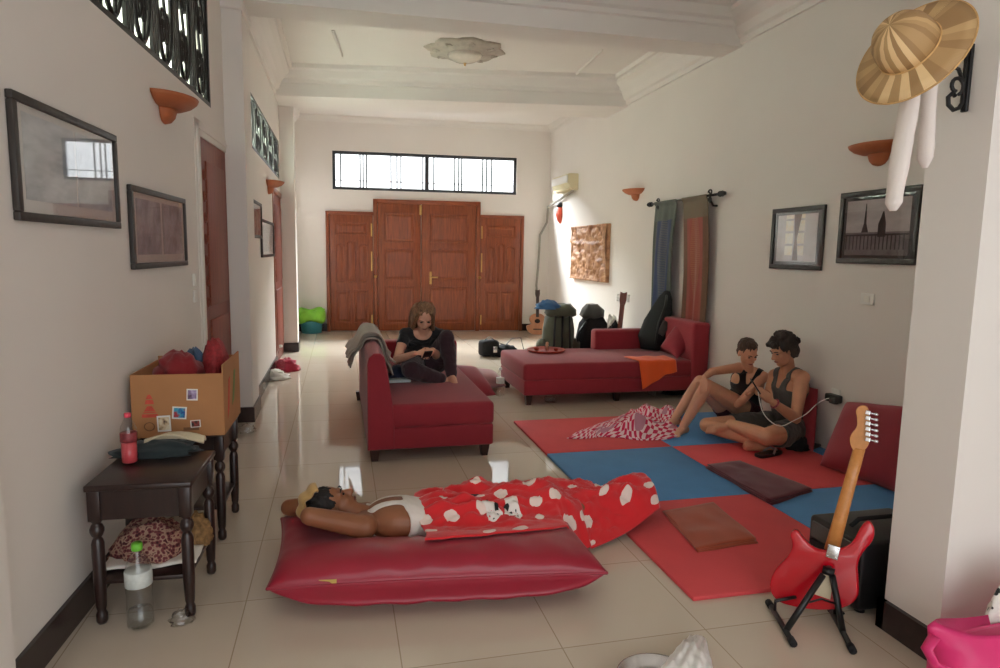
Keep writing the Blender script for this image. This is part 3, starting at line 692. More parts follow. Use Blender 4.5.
def flat_cloth(name, mat, label, quad, z, thick, layers, seed, wob=.006):
    """a folded cloth lying flat: stacked layers inside a four-cornered outline"""
    A, B, C_, D = [atz(px, py, z) for px, py in quad]
    m = MB()
    for k in range(layers):
        sh = 1-.02*k
        def fn(u, v, k=k):
            uu = .5+(u-.5)*(1-.015*k*(k % 2)); vv = .5+(v-.5)*(1-.03*(k % 3))
            p = A*(1-uu)*(1-vv)+B*uu*(1-vv)+C_*uu*vv+D*(1-uu)*vv
            e = min(1, 8*min(u, 1-u, v, 1-v))
            return p+V((noise.noise(p*5+V((seed, k, 0)))*.014, noise.noise(p*5+V((k, seed, 3)))*.014, z*0+thick*(k+.5)+(wob*(.6+noise.noise(p*9+V((seed, 0, 0)))))*e*(1+k*.3)))
        m.sheet(fn, 30, 20, thick*.9)
    return solo(m, name, mat, label, 'cloth')
M['maroon'] = cloth('maroon_cloth', srgb(92, 24, 40), .85, 150, .1, .3); M['brown'] = cloth('rust_brown_cloth', srgb(160, 70, 38), .85, 150, .1, .3)
flat_cloth('folded_cloth', M['maroon'], 'folded maroon cloth lying across the red and blue mats', ((706, 468), (740, 464), (813, 492), (770, 505)), ZM, .007, 4, 3)
flat_cloth('folded_cloth', M['brown'], 'folded rust brown cloth lying on the nearest red mat', ((663, 512), (712, 504), (757, 543), (697, 553)), ZM, .006, 3, 8)
# checked cloth
t = NT('checked_cloth'); uv0 = t.coords('UV', (34, 16, 1)); nz_ = t.new('ShaderNodeTexNoise'); nz_.inputs['Scale'].default_value = .22; t.link(uv0, nz_.inputs['Vector']); va = t.new('ShaderNodeVectorMath', operation='MULTIPLY_ADD'); t.link(nz_.outputs['Color'], va.inputs[0]); va.inputs[1].default_value = (3.2, 3.2, 0); t.link(uv0, va.inputs[2]); uv = va.outputs[0]; ch = t.new('ShaderNodeTexChecker'); ch.inputs['Scale'].default_value = 1
ch.inputs[1].default_value = srgb(206, 36, 84); ch.inputs[2].default_value = srgb(236, 206, 212); t.link(uv, ch.inputs[0])
vo = t.new('ShaderNodeTexVoronoi'); vo.inputs['Scale'].default_value = .22; t.link(uv, vo.inputs['Vector'])
c = t.mix(t.ramp(vo.outputs[0], [(.28, (1, 1, 1, 1)), (.3, (0, 0, 0, 1))], 'CONSTANT'), ch.outputs[0], srgb(190, 130, 150)); t.link(c, t.b.inputs['Base Color']); t.b.inputs['Roughness'].default_value = .9; M['check'] = t.m
A, B, C_, D = [atz(x, y, ZM) for x, y in ((562, 438), (668, 441), (684, 410), (636, 411))]
def ck(u, v):
    p = A*(1-u)*(1-v)+B*u*(1-v)+C_*u*v+D*(1-u)*v
    e = min(1, 6*min(u, 1-u, v, 1-v))
    h = (.045+.06*math.exp(-((u-.65)/.3)**2))*e*(.55+.6*fbm(p+V((3, 1, 0)), 4.5, 4)+.25*math.sin(u*19+v*6))
    return p+V((.10*noise.noise(p*3.6), .10*noise.noise(p*3.6+V((5, 5, 5))), .006+max(0, h)))
m = MB(); m.sheet(ck, 80, 44, .005); solo(m, 'checked_cloth', M['check'], 'crumpled red and white checked cloth lying on the far red mat', 'cloth')

# cushions against the right wall
m = MB(); A = atz(824, 462, .03); B = atz(903, 492, .03)
Lb = [atz(820, 465, .027), atz(905, 496, .027), atr(915, 408, .03), atr(847, 402, .03)]
m.mi = 0; cushion(m, Lb, .10, .08, 26, 20, .03, .004, 9, 3.5, .5); solo(m, 'leaning_cushion', M['redfab2'], 'big wine red cushion leaning on the right wall behind the guitar', 'cushion')
m = MB(); b_, c_ = atz(813, 453, .03), atr(818, 389, .04); Lb = [b_+V((.24, .52, 0)), b_, c_, c_+V((.012, .42, 0))]
cushion(m, Lb, .05, .04, 22, 18, .03, .004); solo(m, 'leaning_cushion', M['redfab2'], 'wine red cushion behind the back of the person in grey', 'cushion')
# sofa cushion and cloth
m = MB(); q = [at(657, 356, 6.22), at(668, 345, 6.2)]
cushion(m, (at(660, 347, 6.36), at(677, 359, 6.12), at(697, 340, 6.20), at(681, 319, 6.46)), .07, .06, 22, 18, .05, .004); solo(m, 'throw_pillow', M['redfab2'], 'crimson square pillow leaning in the corner of the long sofa', 'pillow')
M['orange'] = cloth('orange_cloth', srgb(236, 92, 30), .8, 150, .06)
a0, a1 = atz(628, 357, .422), atz(668, 357, .422)
def oc(u, v):
    a = atz(624, 357, .422); b = atz(664, 356, .422)
    top = a*(1-u)+b*u
    ye = 6.02; drop = .17+.12*max(0, 1-u*1.5)-.05*u*u
    L1 = abs(top.y-ye); s = v*(L1+drop)
    if s < L1: p = V((top.x, top.y-s, .424+.004*math.sin(u*14)))
    else: p = V((top.x+.02*u*(s-L1)/drop-.0*(s-L1), ye-.014-.012*math.sin(u*8+1)**2-.02*(s-L1), .424-(s-L1)*(1)))
    p.x += -.06*(s/(L1+drop))*(1-u)*0+.10*(s/(L1+drop))*(.9-u)*1.0
    return p
m = MB(); m.sheet(oc, 26, 40, .005); solo(m, 'orange_cloth', M['orange'], 'bright orange cloth draped over the front edge of the long sofa', 'cloth')
c = atz(546, 351, .42); t = thing('serving_tray', 'round red tray with a small candle holder on the end of the long sofa', 'tray', (c.x, c.y, .416))
M['trayred'] = plain('lacquer_red', srgb(160, 44, 30), .35, .15, 12)
m = MB(); m.lathe([(0, 0), (.19, 0), (.215, .025), (.205, .027), (.18, .009), (0, .009)], 28); m.build('dish', M['trayred'], t, world=False)
t2 = thing('candle_holder', 'small glass candle holder standing on the round red tray', 'candle holder', (c.x+.01, c.y, .426))
m = MB(); m.lathe([(0, 0), (.022, 0), (.027, .065), (.024, .065), (.02, .006), (0, .006)], 14); m.build('cup', M['plastic'], t2, world=False)
m = MB(); m.lathe([(0, .008), (.016, .008), (.016, .09), (.003, .094), (0, .1)], 12); m.build('candle', plain('candle_wax', srgb(220, 160, 130), .5), t2, world=False)
for q, r, lab in (((-.1, .03), .035, 'small dark snack bowl at the left of the round red tray'), ((.10, -.04), .03, 'small dark snack bowl at the right of the round red tray')):
    m = MB(); m.lathe([(0, 0), (r*.6, 0), (r, .03), (r*.93, .03), (r*.5, .006), (0, .006)], 16, mat=Matrix.Translation((c.x+q[0], c.y+q[1], .426))); solo(m, 'snack_bowl', M['trayred'], lab, 'bowl')
# bits under the long sofa
for px, py, lab in ((545, 403, 'clear glass lying under the left part of the long sofa'), (648, 396, 'clear glass lying under the middle of the long sofa')):
    p = atz(px, py, 0); m = MB(); m.lathe([(0, 0), (.03, 0), (.04, .11), (.037, .11), (.027, .004), (0, .004)], 16, mat=Matrix.Translation((p.x, p.y, .041)) @ Matrix.Rotation(1.62, 4, 'Y')); solo(m, 'drinking_glass', M['plastic'], lab, 'glass')
p = atz(672, 396, 0); m = MB(); heap(m, (p.x+.1, p.y+.1, 0), .16, .07, .07, 4); solo(m, 'shoe_pair', M['blackpl'], 'dark sandals pushed under the right end of the long sofa', 'shoes')
p = at(693, 381, 5.9); m = MB(); m.box((p.x, 5.98, .03), (.07, .05, .06), bevel=.01); 
solo(m, 'yellow_box', plain('yellow_carton', srgb(206, 176, 60), .6), 'tiny yellow carton on the floor by the foot of the long sofa', 'box')

# ---------------------------------------------------------------- luggage behind the long sofa
M['olive'] = cloth('olive_nylon', srgb(84, 86, 70), .8, 200, .2, .3); M['bagblue'] = cloth('blue_nylon', srgb(60, 110, 160), .7, 200, .1)
p = atz(562, 366, 0); bp = thing('backpack', 'tall olive green backpack standing behind the long sofa, blue cloth on top', 'backpack', (2.63, 7.75, 0))
def blob_body(par, name, mat, rings):
    m = MB(); R = []
    for z, cx, cy_, rx, ry in rings:
        R.append([V((cx+rx*abs(math.cos(a))**.7*(1 if math.cos(a) > 0 else -1)*(1+.05*math.sin(7*a+z*30)), cy_+ry*abs(math.sin(a))**.7*(1 if math.sin(a) > 0 else -1), z+.012*math.sin(5*a+z*9))) for a in [2*PI*j/36 for j in range(36)]])
    m.loft(R); return m.build(name, mat, par, world=False)
blob_body(bp, 'sack', M['olive'], [(0, 0, 0, .14, .1), (.03, 0, 0, .19, .14), (.3, 0, 0, .2, .15), (.55, 0, 0, .19, .14), (.68, .01, 0, .17, .13), (.73, .02, 0, .12, .1)])
blob_body(bp, 'lid', M['olive'], [(.70, .02, -.01, .13, .11), (.73, .02, -.01, .19, .155), (.80, .03, -.01, .18, .14), (.85, .04, 0, .11, .09)])
for sx in (-1, 1): blob_body(bp, 'side_pocket', M['olive'], [(.08, sx*.2, -.02, .05, .08), (.12, sx*.215, -.02, .07, .1), (.36, sx*.21, -.02, .065, .09), (.42, sx*.2, -.02, .04, .06)])
m = MB()
for sx in (-.1, .0, .1): m.tube([V((sx, -.16, .1)), V((sx*1.05, -.175, .3)), V((sx*1.0, -.165, .5)), V((sx*.9, -.165, .72))], .014, 6, flat=.5)
m.build('strap', M['blackpl'], bp, world=False)
m = MB(); heap(m, (2.47, 7.68, .80), .15, .1, .11, 7, .35); solo(m, 'blue_cloth', M['bagblue'], 'blue cloth stuffed on top of the olive green backpack', 'cloth')
bk2 = thing('backpack', 'black backpack with a grey top standing next to the olive one', 'backpack', (3.1, 7.82, 0))
blob_body(bk2, 'sack', M['black'], [(0, 0, 0, .12, .1), (.03, 0, 0, .2, .14), (.35, 0, 0, .21, .15), (.6, .02, 0, .17, .13), (.68, .03, 0, .12, .1)])
M['greynyl'] = cloth('grey_nylon', srgb(78, 76, 72), .85, 200, .2)
blob_body(bk2, 'lid', M['greynyl'], [(.66, .0, 0, .1, .09), (.70, .0, 0, .15, .12), (.78, .01, 0, .14, .11), (.84, .0, 0, .07, .06)])
m = MB(); m.tube([V((-.17, -.1, .1)), V((-.25, -.14, .3)), V((-.22, -.14, .5)), V((-.12, -.13, .64))], .022, 8, flat=.5); m.build('strap', M['blackpl'], bk2, world=False)
m = MB(); heap(m, (3.40, 7.75, .0), .12, .14, .62, 9, .3, 7); solo(m, 'duffel_bag', M['black'], 'small black bag piled between the black backpack and the guitar neck', 'bag')
m = MB(); heap(m, (3.5, 8.1, 0), .16, .15, .66, 12, .25, 5); solo(m, 'white_bag', M['paper'], 'white bag behind the guitar neck', 'bag')
m = MB(); heap(m, (3.12, 7.25, .0), .2, .12, .60, 15, .25); solo(m, 'duffel_bag', M['black'], 'low dark bag behind the arm of the long sofa', 'bag')
# black soft bag leaning over the sofa's corner
gb = thing('shoulder_bag', 'black shoulder bag leaning in the corner between sofa arm and curtain', 'bag', (3.36, 6.69, .43))
m = MB(); P = [V((0, 0, .0)), V((.02, .02, .12)), V((.09, .05, .28)), V((.17, .09, .44)), V((.22, .12, .56)), V((.25, .14, .64))]; m.tube(P, [.11, .16, .155, .12, .08, .035], 16, flat=.62); m.build('sack', M['black'], gb, world=False)
m = MB(); m.tube([V((.24, .13, .62)), V((.12, -.08, .5)), V((.02, -.13, .3)), V((.0, -.12, .08))], .014, 6, flat=.5); m.build('strap', M['blackpl'], gb, world=False)
m = MB(); m.box((.09, -.115, .25), (.09, .02, .16), rot=Matrix.Rotation(.5, 4, 'Y'), bevel=.008); m.build('pocket', M['greynyl'], gb, world=False)

# ---------------------------------------------------------------- acoustic guitars
M['spruce'] = wood('spruce_top', srgb(170, 112, 80), srgb(190, 132, 96), .3); M['neckwood'] = wood('dark_neck_wood', srgb(46, 30, 26), srgb(66, 44, 36), .35); M['hole'] = plain('dark_sound_hole', srgb(24, 16, 14), .9); M['redneck'] = wood('reddish_neck_wood', srgb(110, 50, 34), srgb(132, 66, 46), .35)
def acoustic(label, mat4, L, top, neckm, cat='guitar'):
    t = thing('acoustic_guitar', label, cat, mat=mat4); k = L
    out = []
    for i in range(40):
        a = 2*PI*i/40; z = .235-.235*math.cos(a); r = (.185*math.sin(min(PI, z/.30*PI*.5+.25)) if z < .26 else .135) if 0 else None
        w_ = .19*math.sqrt(max(0, 1-((z-.17)/.175)**2)) if z < .2 else 0
        w2 = .14*math.sqrt(max(0, 1-((z-.345)/.13)**2)) if z > .2 else 0
        wm = .125*math.exp(-((z-.26)/.06)**2) if .17 < z < .36 else 0
        wd = max(w_, w2, wm); out.append((math.copysign(wd, math.sin(a)) if abs(math.sin(a)) > 1e-6 else 0, z))
    out = [(x*k, z*k) for x, z in out]
    T = frame((0, 0, 0), (1, 0, 0), (0, 0, 1), (0, -1, 0))
    m = MB(); m.prism(out, -.09*k, 0, T); m.build('body', top, t, world=False)
    m = MB(); m.prism([(.05*k*math.cos(a), .3*k+.05*k*math.sin(a)) for a in [2*PI*j/20 for j in range(20)]], 0, .002, T); m.build('sound_hole', M['hole'], t, world=False)
    m = MB(); m.box((0, -.008*k, .12*k), (.15*k, .012*k, .025*k), bevel=.003); m.build('bridge', M['neckwood'], t, world=False)
    m = MB(); m.box((0, -.006*k, .62*k), (.055*k, .03*k, .46*k), bevel=.004); m.build('neck', neckm, t, world=False)
    m = MB(); m.prism([(-.03*k, .84*k), (.03*k, .84*k), (.042*k, .9*k), (.04*k, 1.0*k), (.0, .985*k), (-.04*k, 1.0*k), (-.042*k, .9*k)], -.02*k, .0, T); m.build('headstock', neckm, t, world=False)
    for sx in (-1, 1):
        for q in range(3):
            m = MB(); m.tube([V((sx*.04*k, .01, (.89+.035*q)*k)), V((sx*.062*k, .01, (.89+.035*q)*k))], .006*k); m.sphere((sx*.066*k, .01, (.89+.035*q)*k), (.011*k, .006*k, .013*k)); m.build('tuning_peg', M['white'], t, world=False)
    return t
p = at(537, 333, 11.5); p = atz(537, 334.5, 0); acoustic('acoustic guitar leaning in the corner beside the entrance doors', Matrix.Translation((p.x-.0, p.y-.02, .0)) @ Matrix.Rotation(-.15, 4, 'Z') @ Matrix.Rotation(-.12, 4, 'X') @ Matrix.Diagonal((1.25, 1, 1, 1)), .82, M['spruce'], M['neckwood'])
acoustic('acoustic guitar with reddish neck standing behind the sofa arm', Matrix.Translation((3.27, 7.42, .03)) @ Matrix.Rotation(-.5, 4, 'Z') @ Matrix.Rotation(-.1, 4, 'X') @ Matrix.Rotation(.06, 4, 'Y'), 1.0, M['redneck'], M['redneck'])

# ---------------------------------------------------------------- electric guitar on its stand
M['redlac'] = plain('red_lacquer', srgb(190, 12, 32), .22, .03, 4, coat=.5); M['maple'] = wood('maple_neck', srgb(186, 122, 62), srgb(202, 138, 76), .3); M['creampl'] = plain('cream_plate', srgb(214, 200, 170), .4, .04)
P0 = at(818, 610, 2.15); LG = .82
lo, hi = 2.15, 2.7
for _ in range(40):
    mid = (lo+hi)/2
    if (at(862, 406, mid)-P0).length < LG: lo = mid
    else: hi = mid
PT = at(862, 406, lo); ax = (PT-P0).normalized(); vw = (EYE-(P0+PT)/2).normalized()
nn = (vw-ax*ax.dot(vw)).normalized(); ww = nn.cross(ax); ww = ww if ww.dot(RT) > 0 else -ww
GM = frame(P0, ww, ax, nn); eg = thing('electric_guitar', 'red electric guitar seen from its back on a black stand', 'guitar', mat=GM)
sc_ = (P0-EYE).dot(fw)/F
def gl(x, y):
    d = ray(x, y); p = EYE+d*((P0-EYE).dot(nn)/d.dot(nn))-P0; return (p.dot(ww), p.dot(ax))
def smooth_poly(P, n=3):
    for _ in range(n): P = [q for a, b in zip(P, P[1:]+P[:1]) for q in ((a[0]*.75+b[0]*.25, a[1]*.75+b[1]*.25), (a[0]*.25+b[0]*.75, a[1]*.25+b[1]*.75))]
    return P
bo = [(820, 611), (796, 608), (776, 602), (768, 588), (774, 570), (789, 556), (793, 545), (789, 534), (796, 529), (804, 540), (815, 550), (829, 552), (843, 549), (853, 543), (859, 530), (867, 520), (875, 527), (874, 541), (863, 552), (857, 565), (859, 582), (859, 598), (846, 609)]
bo = [gl(x, y) for x, y in smooth_poly(bo, 2)]
m = MB(); m.prism(bo, -.038, 0, bevel=.008, smooth=True); m.build('body', M['redlac'], eg, world=False)
m = MB(); nk = [gl(825.5, 556), gl(841, 556), gl(866, 448), gl(853.5, 448)]
def ring(y, hw, dz, th=.022):
    x0_, a_ = gl(818+44*(608-y)/202, y); x0_ = 0; return [V((x0_+hw*math.cos(q), a_, dz-th*.5+th*.62*max(math.sin(q), -.35))) for q in [2*PI*j/16 for j in range(16)]]
nx = [(gl(833, 545)[0]), gl(859.5, 448)[0]]
def nring(y, hw):
    k = (545-y)/97; return [p+V((nx[0]*(1-k)+nx[1]*k, 0, 0)) for p in ring(y, hw, -.012)]
m.loft([nring(552, .0275), nring(520, .025), nring(480, .0225), nring(448, .0215)]); m.build('neck', M['maple'], eg, world=False)
hp = [(852.5, 452), (849, 441), (851, 434), (857, 428), (857, 418), (855, 410), (861, 405), (868, 407), (869, 414), (871, 440), (865, 452)]
m = MB(); m.prism([gl(x, y) for x, y in smooth_poly(hp, 2)], -.03, -.014, bevel=.002, smooth=False); m.build('headstock', M['maple'], eg, world=False)
for q in range(6):
    y = 413+q*5.4; a = gl(868.5, y); m = MB(); m.prism([(a[0]-.011, a[1]-.008), (a[0]+.006, a[1]-.008), (a[0]+.006, a[1]+.008), (a[0]-.011, a[1]+.008)], -.014, -.004, bevel=.002)
    m.tube([V((a[0]+.004, a[1], -.01)), V((a[0]+.02, a[1], -.01))], .0035, 6); m.sphere((a[0]+.026, a[1], -.01), (.009, .0065, .006), seg=10); m.build('tuning_peg', M['chrome'], eg, world=False)
a = gl(833, 552); m = MB(); m.box((a[0], a[1], .002), (.045, .055, .004), bevel=.002); pl_ = m.build('neck_plate', M['steel'], eg, world=False)
m = MB()
for sx in (-1, 1):
    for sz in (-1, 1): m.sphere((a[0]+sx*.016, a[1]+sz*.02, .0045), (.004, .004, .002), seg=8)
m.build('screws', M['chrome'], pl_, world=False)
a = gl(822, 584); m = MB(); m.prism([(a[0]-.025, a[1]-.05), (a[0]+.04, a[1]-.05), (a[0]+.035, a[1]+.07), (a[0]+.005, a[1]+.07)], .0, .003); m.build('cover_plate', M['creampl'], eg, world=False)
# stand
f1a, f1b = atz(769, 603, .015), atz(793, 643, .015); f2a, f2b = atz(829, 606, .015), atz(852.5, 650, .015)
gs = thing('guitar_stand', 'folding black A-frame stand holding the red electric guitar', 'stand', ((f1b+f2b)/2)*1)
apx = GM @ V((gl(829, 568)[0], gl(829, 568)[1], .03))
for a, b, k in ((f1a, f1b, .72), (f2a, f2b, .62)):
    m = MB(); m.tube([a, b], .011, 10); 
    o = m.build('foot_bar', M['blackpl'], gs)
    for e in (a, b): m = MB(); m.tube([e+(e-(a+b)/2).normalized()*-.03, e+(e-(a+b)/2).normalized()*.008], .0145, 10); m.build('rubber_end', M['black'], o)
    j = a*(1-k)+b*k; m = MB(); m.tube([j, apx+(j-apx).normalized()*.02+V(((-.012 if a is f1a else .012), 0, 0))], .0125, 10); m.build('leg', M['blackpl'], gs)
    m = MB(); q = a*.75+b*.25; m.tube([q, q+V((0, 0, .05)), P0+ax*.02+ww*(-.09 if a is f1a else .09)+nn*-.0, P0+ax*.0+ww*(-.09 if a is f1a else .09)-nn*.06], .007, 8); m.build('cradle_arm', M['blackpl'], gs)
m = MB(); m.tube([apx-ww*.022-ax*.004, apx+ww*.022-ax*.004], .017, 10); m.tube([apx-nn*.03, apx+nn*.016], .012, 8); m.build('hinge_block', M['blackpl'], gs)
l1, l2 = apx*.45+(f1a*.28+f1b*.72)*.55, apx*.45+(f2a*.38+f2b*.62)*.55
m = MB(); m.tube([l1, (l1+l2)/2+V((0, 0, .02)), l2], .004, 6); m.build('spreader', M['blackpl'], gs)
# black amplifier beyond the stub wall
am = thing('amplifier', 'black amplifier behind the red guitar, half hidden by the white wall end', 'amplifier', (2.27, 2.31, 0))
z1 = .33
m = MB(); m.bb((-.20, -.16, .02), (.24, .16, z1-.01), bevel=.018, seg=3); m.build('cabinet', M['blackpl'], am, world=False)
m = MB(); m.bb((-.215, -.13, .06), (-.198, .13, z1-.11), bevel=.004); m.build('grille', M['black'], am, world=False)
m = MB(); m.bb((-.21, -.13, z1-.10), (-.197, .13, z1-.03), bevel=.002); m.build('control_panel', M['greynyl'], am, world=False)
for sy_ in (-1, 1): m = MB(); m.lathe([(0, 0), (.02, 0), (.018, .025), (0, .025)], 12, mat=Matrix.Translation((-.15, sy_*.12, 0))); m.build('foot', M['black'], am, world=False)
m = MB(); m.tube([V((-.12, 0, z1-.01)), V((-.08, 0, z1+.02)), V((.1, 0, z1+.02)), V((.14, 0, z1-.01))], .01, 8); m.build('handle', M['black'], am, world=False)
m = MB(); m.tube([V((1.95, 2.2, .18)), V((1.9, 2.12, .05)), V((1.86, 2.25, .006)), V((1.98, 2.36, .006))], .004, 6)

# ---------------------------------------------------------------- foreground bits
p = atz(658, 685, .02); m = MB(); m.lathe([(0, .01), (.1, .01), (.125, .012), (.135, .045), (.142, .046), (.14, .04), (.13, .0), (0, .0)], 40, mat=Matrix.Translation((p.x, p.y, 0))); solo(m, 'steel_plate', M['steel'], 'round steel plate on the floor at the bottom edge of the picture', 'plate')
M['foil'] = plain('silver_foil', srgb(236, 234, 230), .3, .06, 6, metal=.35, bump=.5, bscale=22)
q0 = [atz(x, y, .03) for x, y in ((655, 676), (716, 680), (706, 641), (690, 637))]
m = MB(); cushion(m, q0, .045, .028, 40, 30, .02, .012, 13, 3.0, .45, fold=lambda u, w: .010*math.sin(u*13+w*5)*math.cos(w*9)); solo(m, 'foil_bag', M['foil'], 'crumpled silver foil bag on the floor beside the steel plate', 'bag')
# pink bag by the stub wall
M['pinkbag'] = plain('pink_plastic_bag', srgb(214, 44, 110), .4, .12, 5, bump=.35, bscale=14)
pb = thing('pink_bag', 'bright pink plastic bag at the foot of the white wall end, white cloth sticking out', 'bag', (2.30, 1.56, 0))
c0_ = V((2.30, 1.56, 0)); e0 = at(931, 600, 1.56)
rx = c0_.x-e0.x; zt = e0.z-.10
R = []
for k, (z, f) in enumerate(((0, .78), (.02, .9), (.12, .93), (.25, .9), (.38, .93), (zt/ zt*0+.5, .98))):
    z = z/.5*zt*.97
    R.append([V((rx*f*math.cos(a)*(1+.07*noise.noise(V((math.cos(a)*2, math.sin(a)*2, z*7)))), .2*(1-.72*(z/zt)**2)*f*math.sin(a)*(1+.1*noise.noise(V((math.cos(a)*2, math.sin(a)*2, z*6+4)))), z+.02*math.sin(a*3+k)*(k > 3))) for a in [2*PI*j/44 for j in range(44)]])
R.append([V((p.x*.95, p.y*.95, p.z+.015)) for p in R[-1]]); R.append([V((p.x*.88, p.y*.85, p.z-.05)) for p in R[-1]])
m = MB(); m.loft(R, cap=True); m.build('sack', M['pinkbag'], pb, world=False)
m = MB(); m.tube([V((-rx*.99, -.02, zt*.97)), V((-rx*1.06, -.03, zt*.88)), V((-rx*1.03, -.05, zt*.75)), V((-rx*.93, -.08, zt*.70))], .018, 8, flat=.4); m.build('handle', M['pinkbag'], pb, world=False)
M['leafcloth'] = patt('white_cloth_black_leaves', [srgb(40, 42, 40), srgb(226, 222, 214), srgb(232, 228, 220), srgb(236, 232, 226)], 26)
m = MB(); heap(m, (2.24, 1.62, zt-.14), .20, .045, .26, 17, .22, 5); solo(m, 'leaf_cloth', M['leafcloth'], 'white cloth with black leaf pattern poking out of the pink bag', 'cloth')

# ---------------------------------------------------------------- things by the couple
p = at(838, 397, 4.3); wp = atr(838, 398)
ot = thing('wall_outlet', 'white wall outlet with a black adaptor plugged in, above the leaning cushion', 'outlet', (wp.x, wp.y, wp.z))
m = MB(); m.box((-.006, .02, .02), (.012, .09, .09), bevel=.004); m.build('plate', M['white'], ot, world=False)
m = MB(); m.box((-.04, 0, 0), (.06, .13, .06), bevel=.012, seg=3); m.box((-.06, -.03, -.01), (.05, .06, .05), bevel=.01); ad = m.build('adaptor', M['blackpl'], ot, world=False)
for px, py in ((868, 299),):
    q = atr(px, py); o = thing('wall_outlet', 'white wall outlet below the two framed pictures on the right wall', 'outlet', (q.x, q.y, q.z))
    m = MB(); m.box((-.005, 0, 0), (.01, .12, .08), bevel=.003); m.build('plate', M['white'], o, world=False)
    m = MB(); m.box((-.011, 0, 0), (.004, .05, .045), bevel=.001); m.build('socket', M['paper'], o, world=False)
s_, z_ = on(LW, 195, 287)
o = thing('light_switch', 'white double light switch on the left wall beside the door', 'switch', mat=LW @ Matrix.Translation((s_-.02, 0, z_)))
m = MB(); m.box((0, -.005, .05), (.08, .01, .08), bevel=.003); m.box((0, -.005, -.06), (.08, .01, .08), bevel=.003); m.build('plate', M['white'], o, world=False)
m = MB(); m.box((0, -.012, .05), (.03, .006, .05), bevel=.002); m.build('rocker', M['paper'], o, world=False)
m = MB(); a = atz(820, 447, ZM); heap(m, (3.40, 4.25, ZM), .10, .09, .10, 3, .3); solo(m, 'black_pouch', M['black'], 'black pouch on the mat between the two leaning cushions', 'bag')
a = atz(806, 448, ZM); m = MB(); m.box((a.x+.05, a.y, ZM+.012), (.16, .08, .02), rot=.5, bevel=.006); solo(m, 'black_wallet', M['blackpl'], 'flat black case lying on the red mat beside the black pouch', 'case')
a = atz(768, 455, ZM); 
sh = thing('sandal', 'black sandal on the red mat under the knee of the person in grey', 'shoe', (a.x, a.y, ZM), .25)
m = MB(); m.prism(smooth_poly([(-.13, -.03), (-.1, -.05), (.05, -.05), (.13, -.03), (.14, .01), (.1, .045), (-.05, .035), (-.12, .035)], 2), 0, .022, bevel=.005); m.build('sole', M['blackpl'], sh, world=False)
m = MB(); m.tube([V((.0, -.05, .02)), V((.05, -.02, .05)), V((.1, 0, .025)), V((.04, .02, .05)), V((-.0, .045, .02))], .008, 8); m.build('strap', plain('grey_strap', srgb(150, 150, 150), .6), sh, world=False)
# ---------------------------------------------------------------- pictures
def print_mat(name, cols, sc, rough=.6, axis=(1, 1, 1)):
    t = NT(name); n = t.noise(t.coords(scale=axis), sc, 6, .65); t.link(t.ramp(n, [(.28+.44*i/(len(cols)-1), c) for i, c in enumerate(cols)]), t.b.inputs['Base Color']); t.b.inputs['Roughness'].default_value = rough; return t.m
M['mount'] = plain('pale_mount_card', srgb(206, 204, 204), .8, .02); M['dkmount'] = plain('dark_mount_card', srgb(60, 58, 58), .8, .05)
def picture(L, quad, label, fwid, mount, cells, mm, group=None):
    """a framed picture on wall L; cells: (x0, x1, z0, z1, material) in fractions of the mount"""
    pts = [on(L, *q, -.02) for q in quad]
    s0, s1 = (pts[0][0]+pts[3][0])/2, (pts[1][0]+pts[2][0])/2; z1, z0 = (pts[0][1]+pts[1][1])/2, (pts[2][1]+pts[3][1])/2
    if s0 > s1: s0, s1 = s1, s0
    t = thing('framed_picture', label, 'picture', mat=L @ Matrix.Translation(((s0+s1)/2, 0, z0)), group=group)
    W, H = s1-s0, z1-z0; f = fwid; T = .024
    m = MB()
    for a in ((-W/2, W/2, 0, f), (-W/2, W/2, H-f, H), (-W/2, -W/2+f, f, H-f), (W/2-f, W/2, f, H-f)): m.bb((a[0], -T, a[2]), (a[1], -.001, a[3]), bevel=.004)
    m.build('frame', M['frame'], t, world=False)
    m = MB(); m.bb((-W/2+f, -.012, f), (W/2-f, -.003, H-f)); m.build('mount', mm, t, world=False)
    w, h = W-2*f, H-2*f
    for a, b, c, d, pm in cells:
        m = MB(); m.bb((-w/2+w*a, -.0135, f+h*c), (-w/2+w*b, -.0118, f+h*d)); m.build('print', pm, t, world=False)
    m = MB(); m.bb((-W/2+f, -.0165, f), (W/2-f, -.0155, H-f)); m.build('glazing', M['glass'], t, world=False)
    return t, w, h, f
pm1 = print_mat('misty_river_print', [srgb(104, 112, 124), srgb(160, 168, 178), srgb(196, 202, 210), srgb(216, 220, 226)], 2.2, axis=(1, 1, 3))
pm2 = print_mat('grey_figures_print', [srgb(96, 102, 116), srgb(158, 164, 176), srgb(200, 204, 214)], 5)
picture(LW, ((14, 88), (118, 138), (119, 228), (16, 221)), 'large framed misty grey picture nearest on the left wall', .03, 0, [(.05, .52, .12, .93, pm1), (.54, .95, .12, .93, pm1)], M['mount'])
picture(LW, ((131, 182), (186, 201), (187, 266), (134, 269)), 'framed pair of dark grey prints on the left wall near the door', .03, 0, [(.06, .49, .12, .92, pm2), (.53, .94, .12, .92, pm2)], M['mount'])
picture(LF, ((251.5, 197), (262, 205), (262, 238), (252.5, 238)), 'small framed picture higher up beyond the left column', .03, 0, [(.08, .92, .08, .92, pm1)], M['mount'])
picture(LF, ((262, 219), (274, 223), (274, 256.5), (262.5, 257.5)), 'small framed picture lower down beside the far left door', .03, 0, [(.08, .92, .08, .92, pm2)], M['mount'])
pm3 = print_mat('pale_interior_print', [srgb(176, 168, 164), srgb(206, 198, 196), srgb(216, 208, 206)], 3)
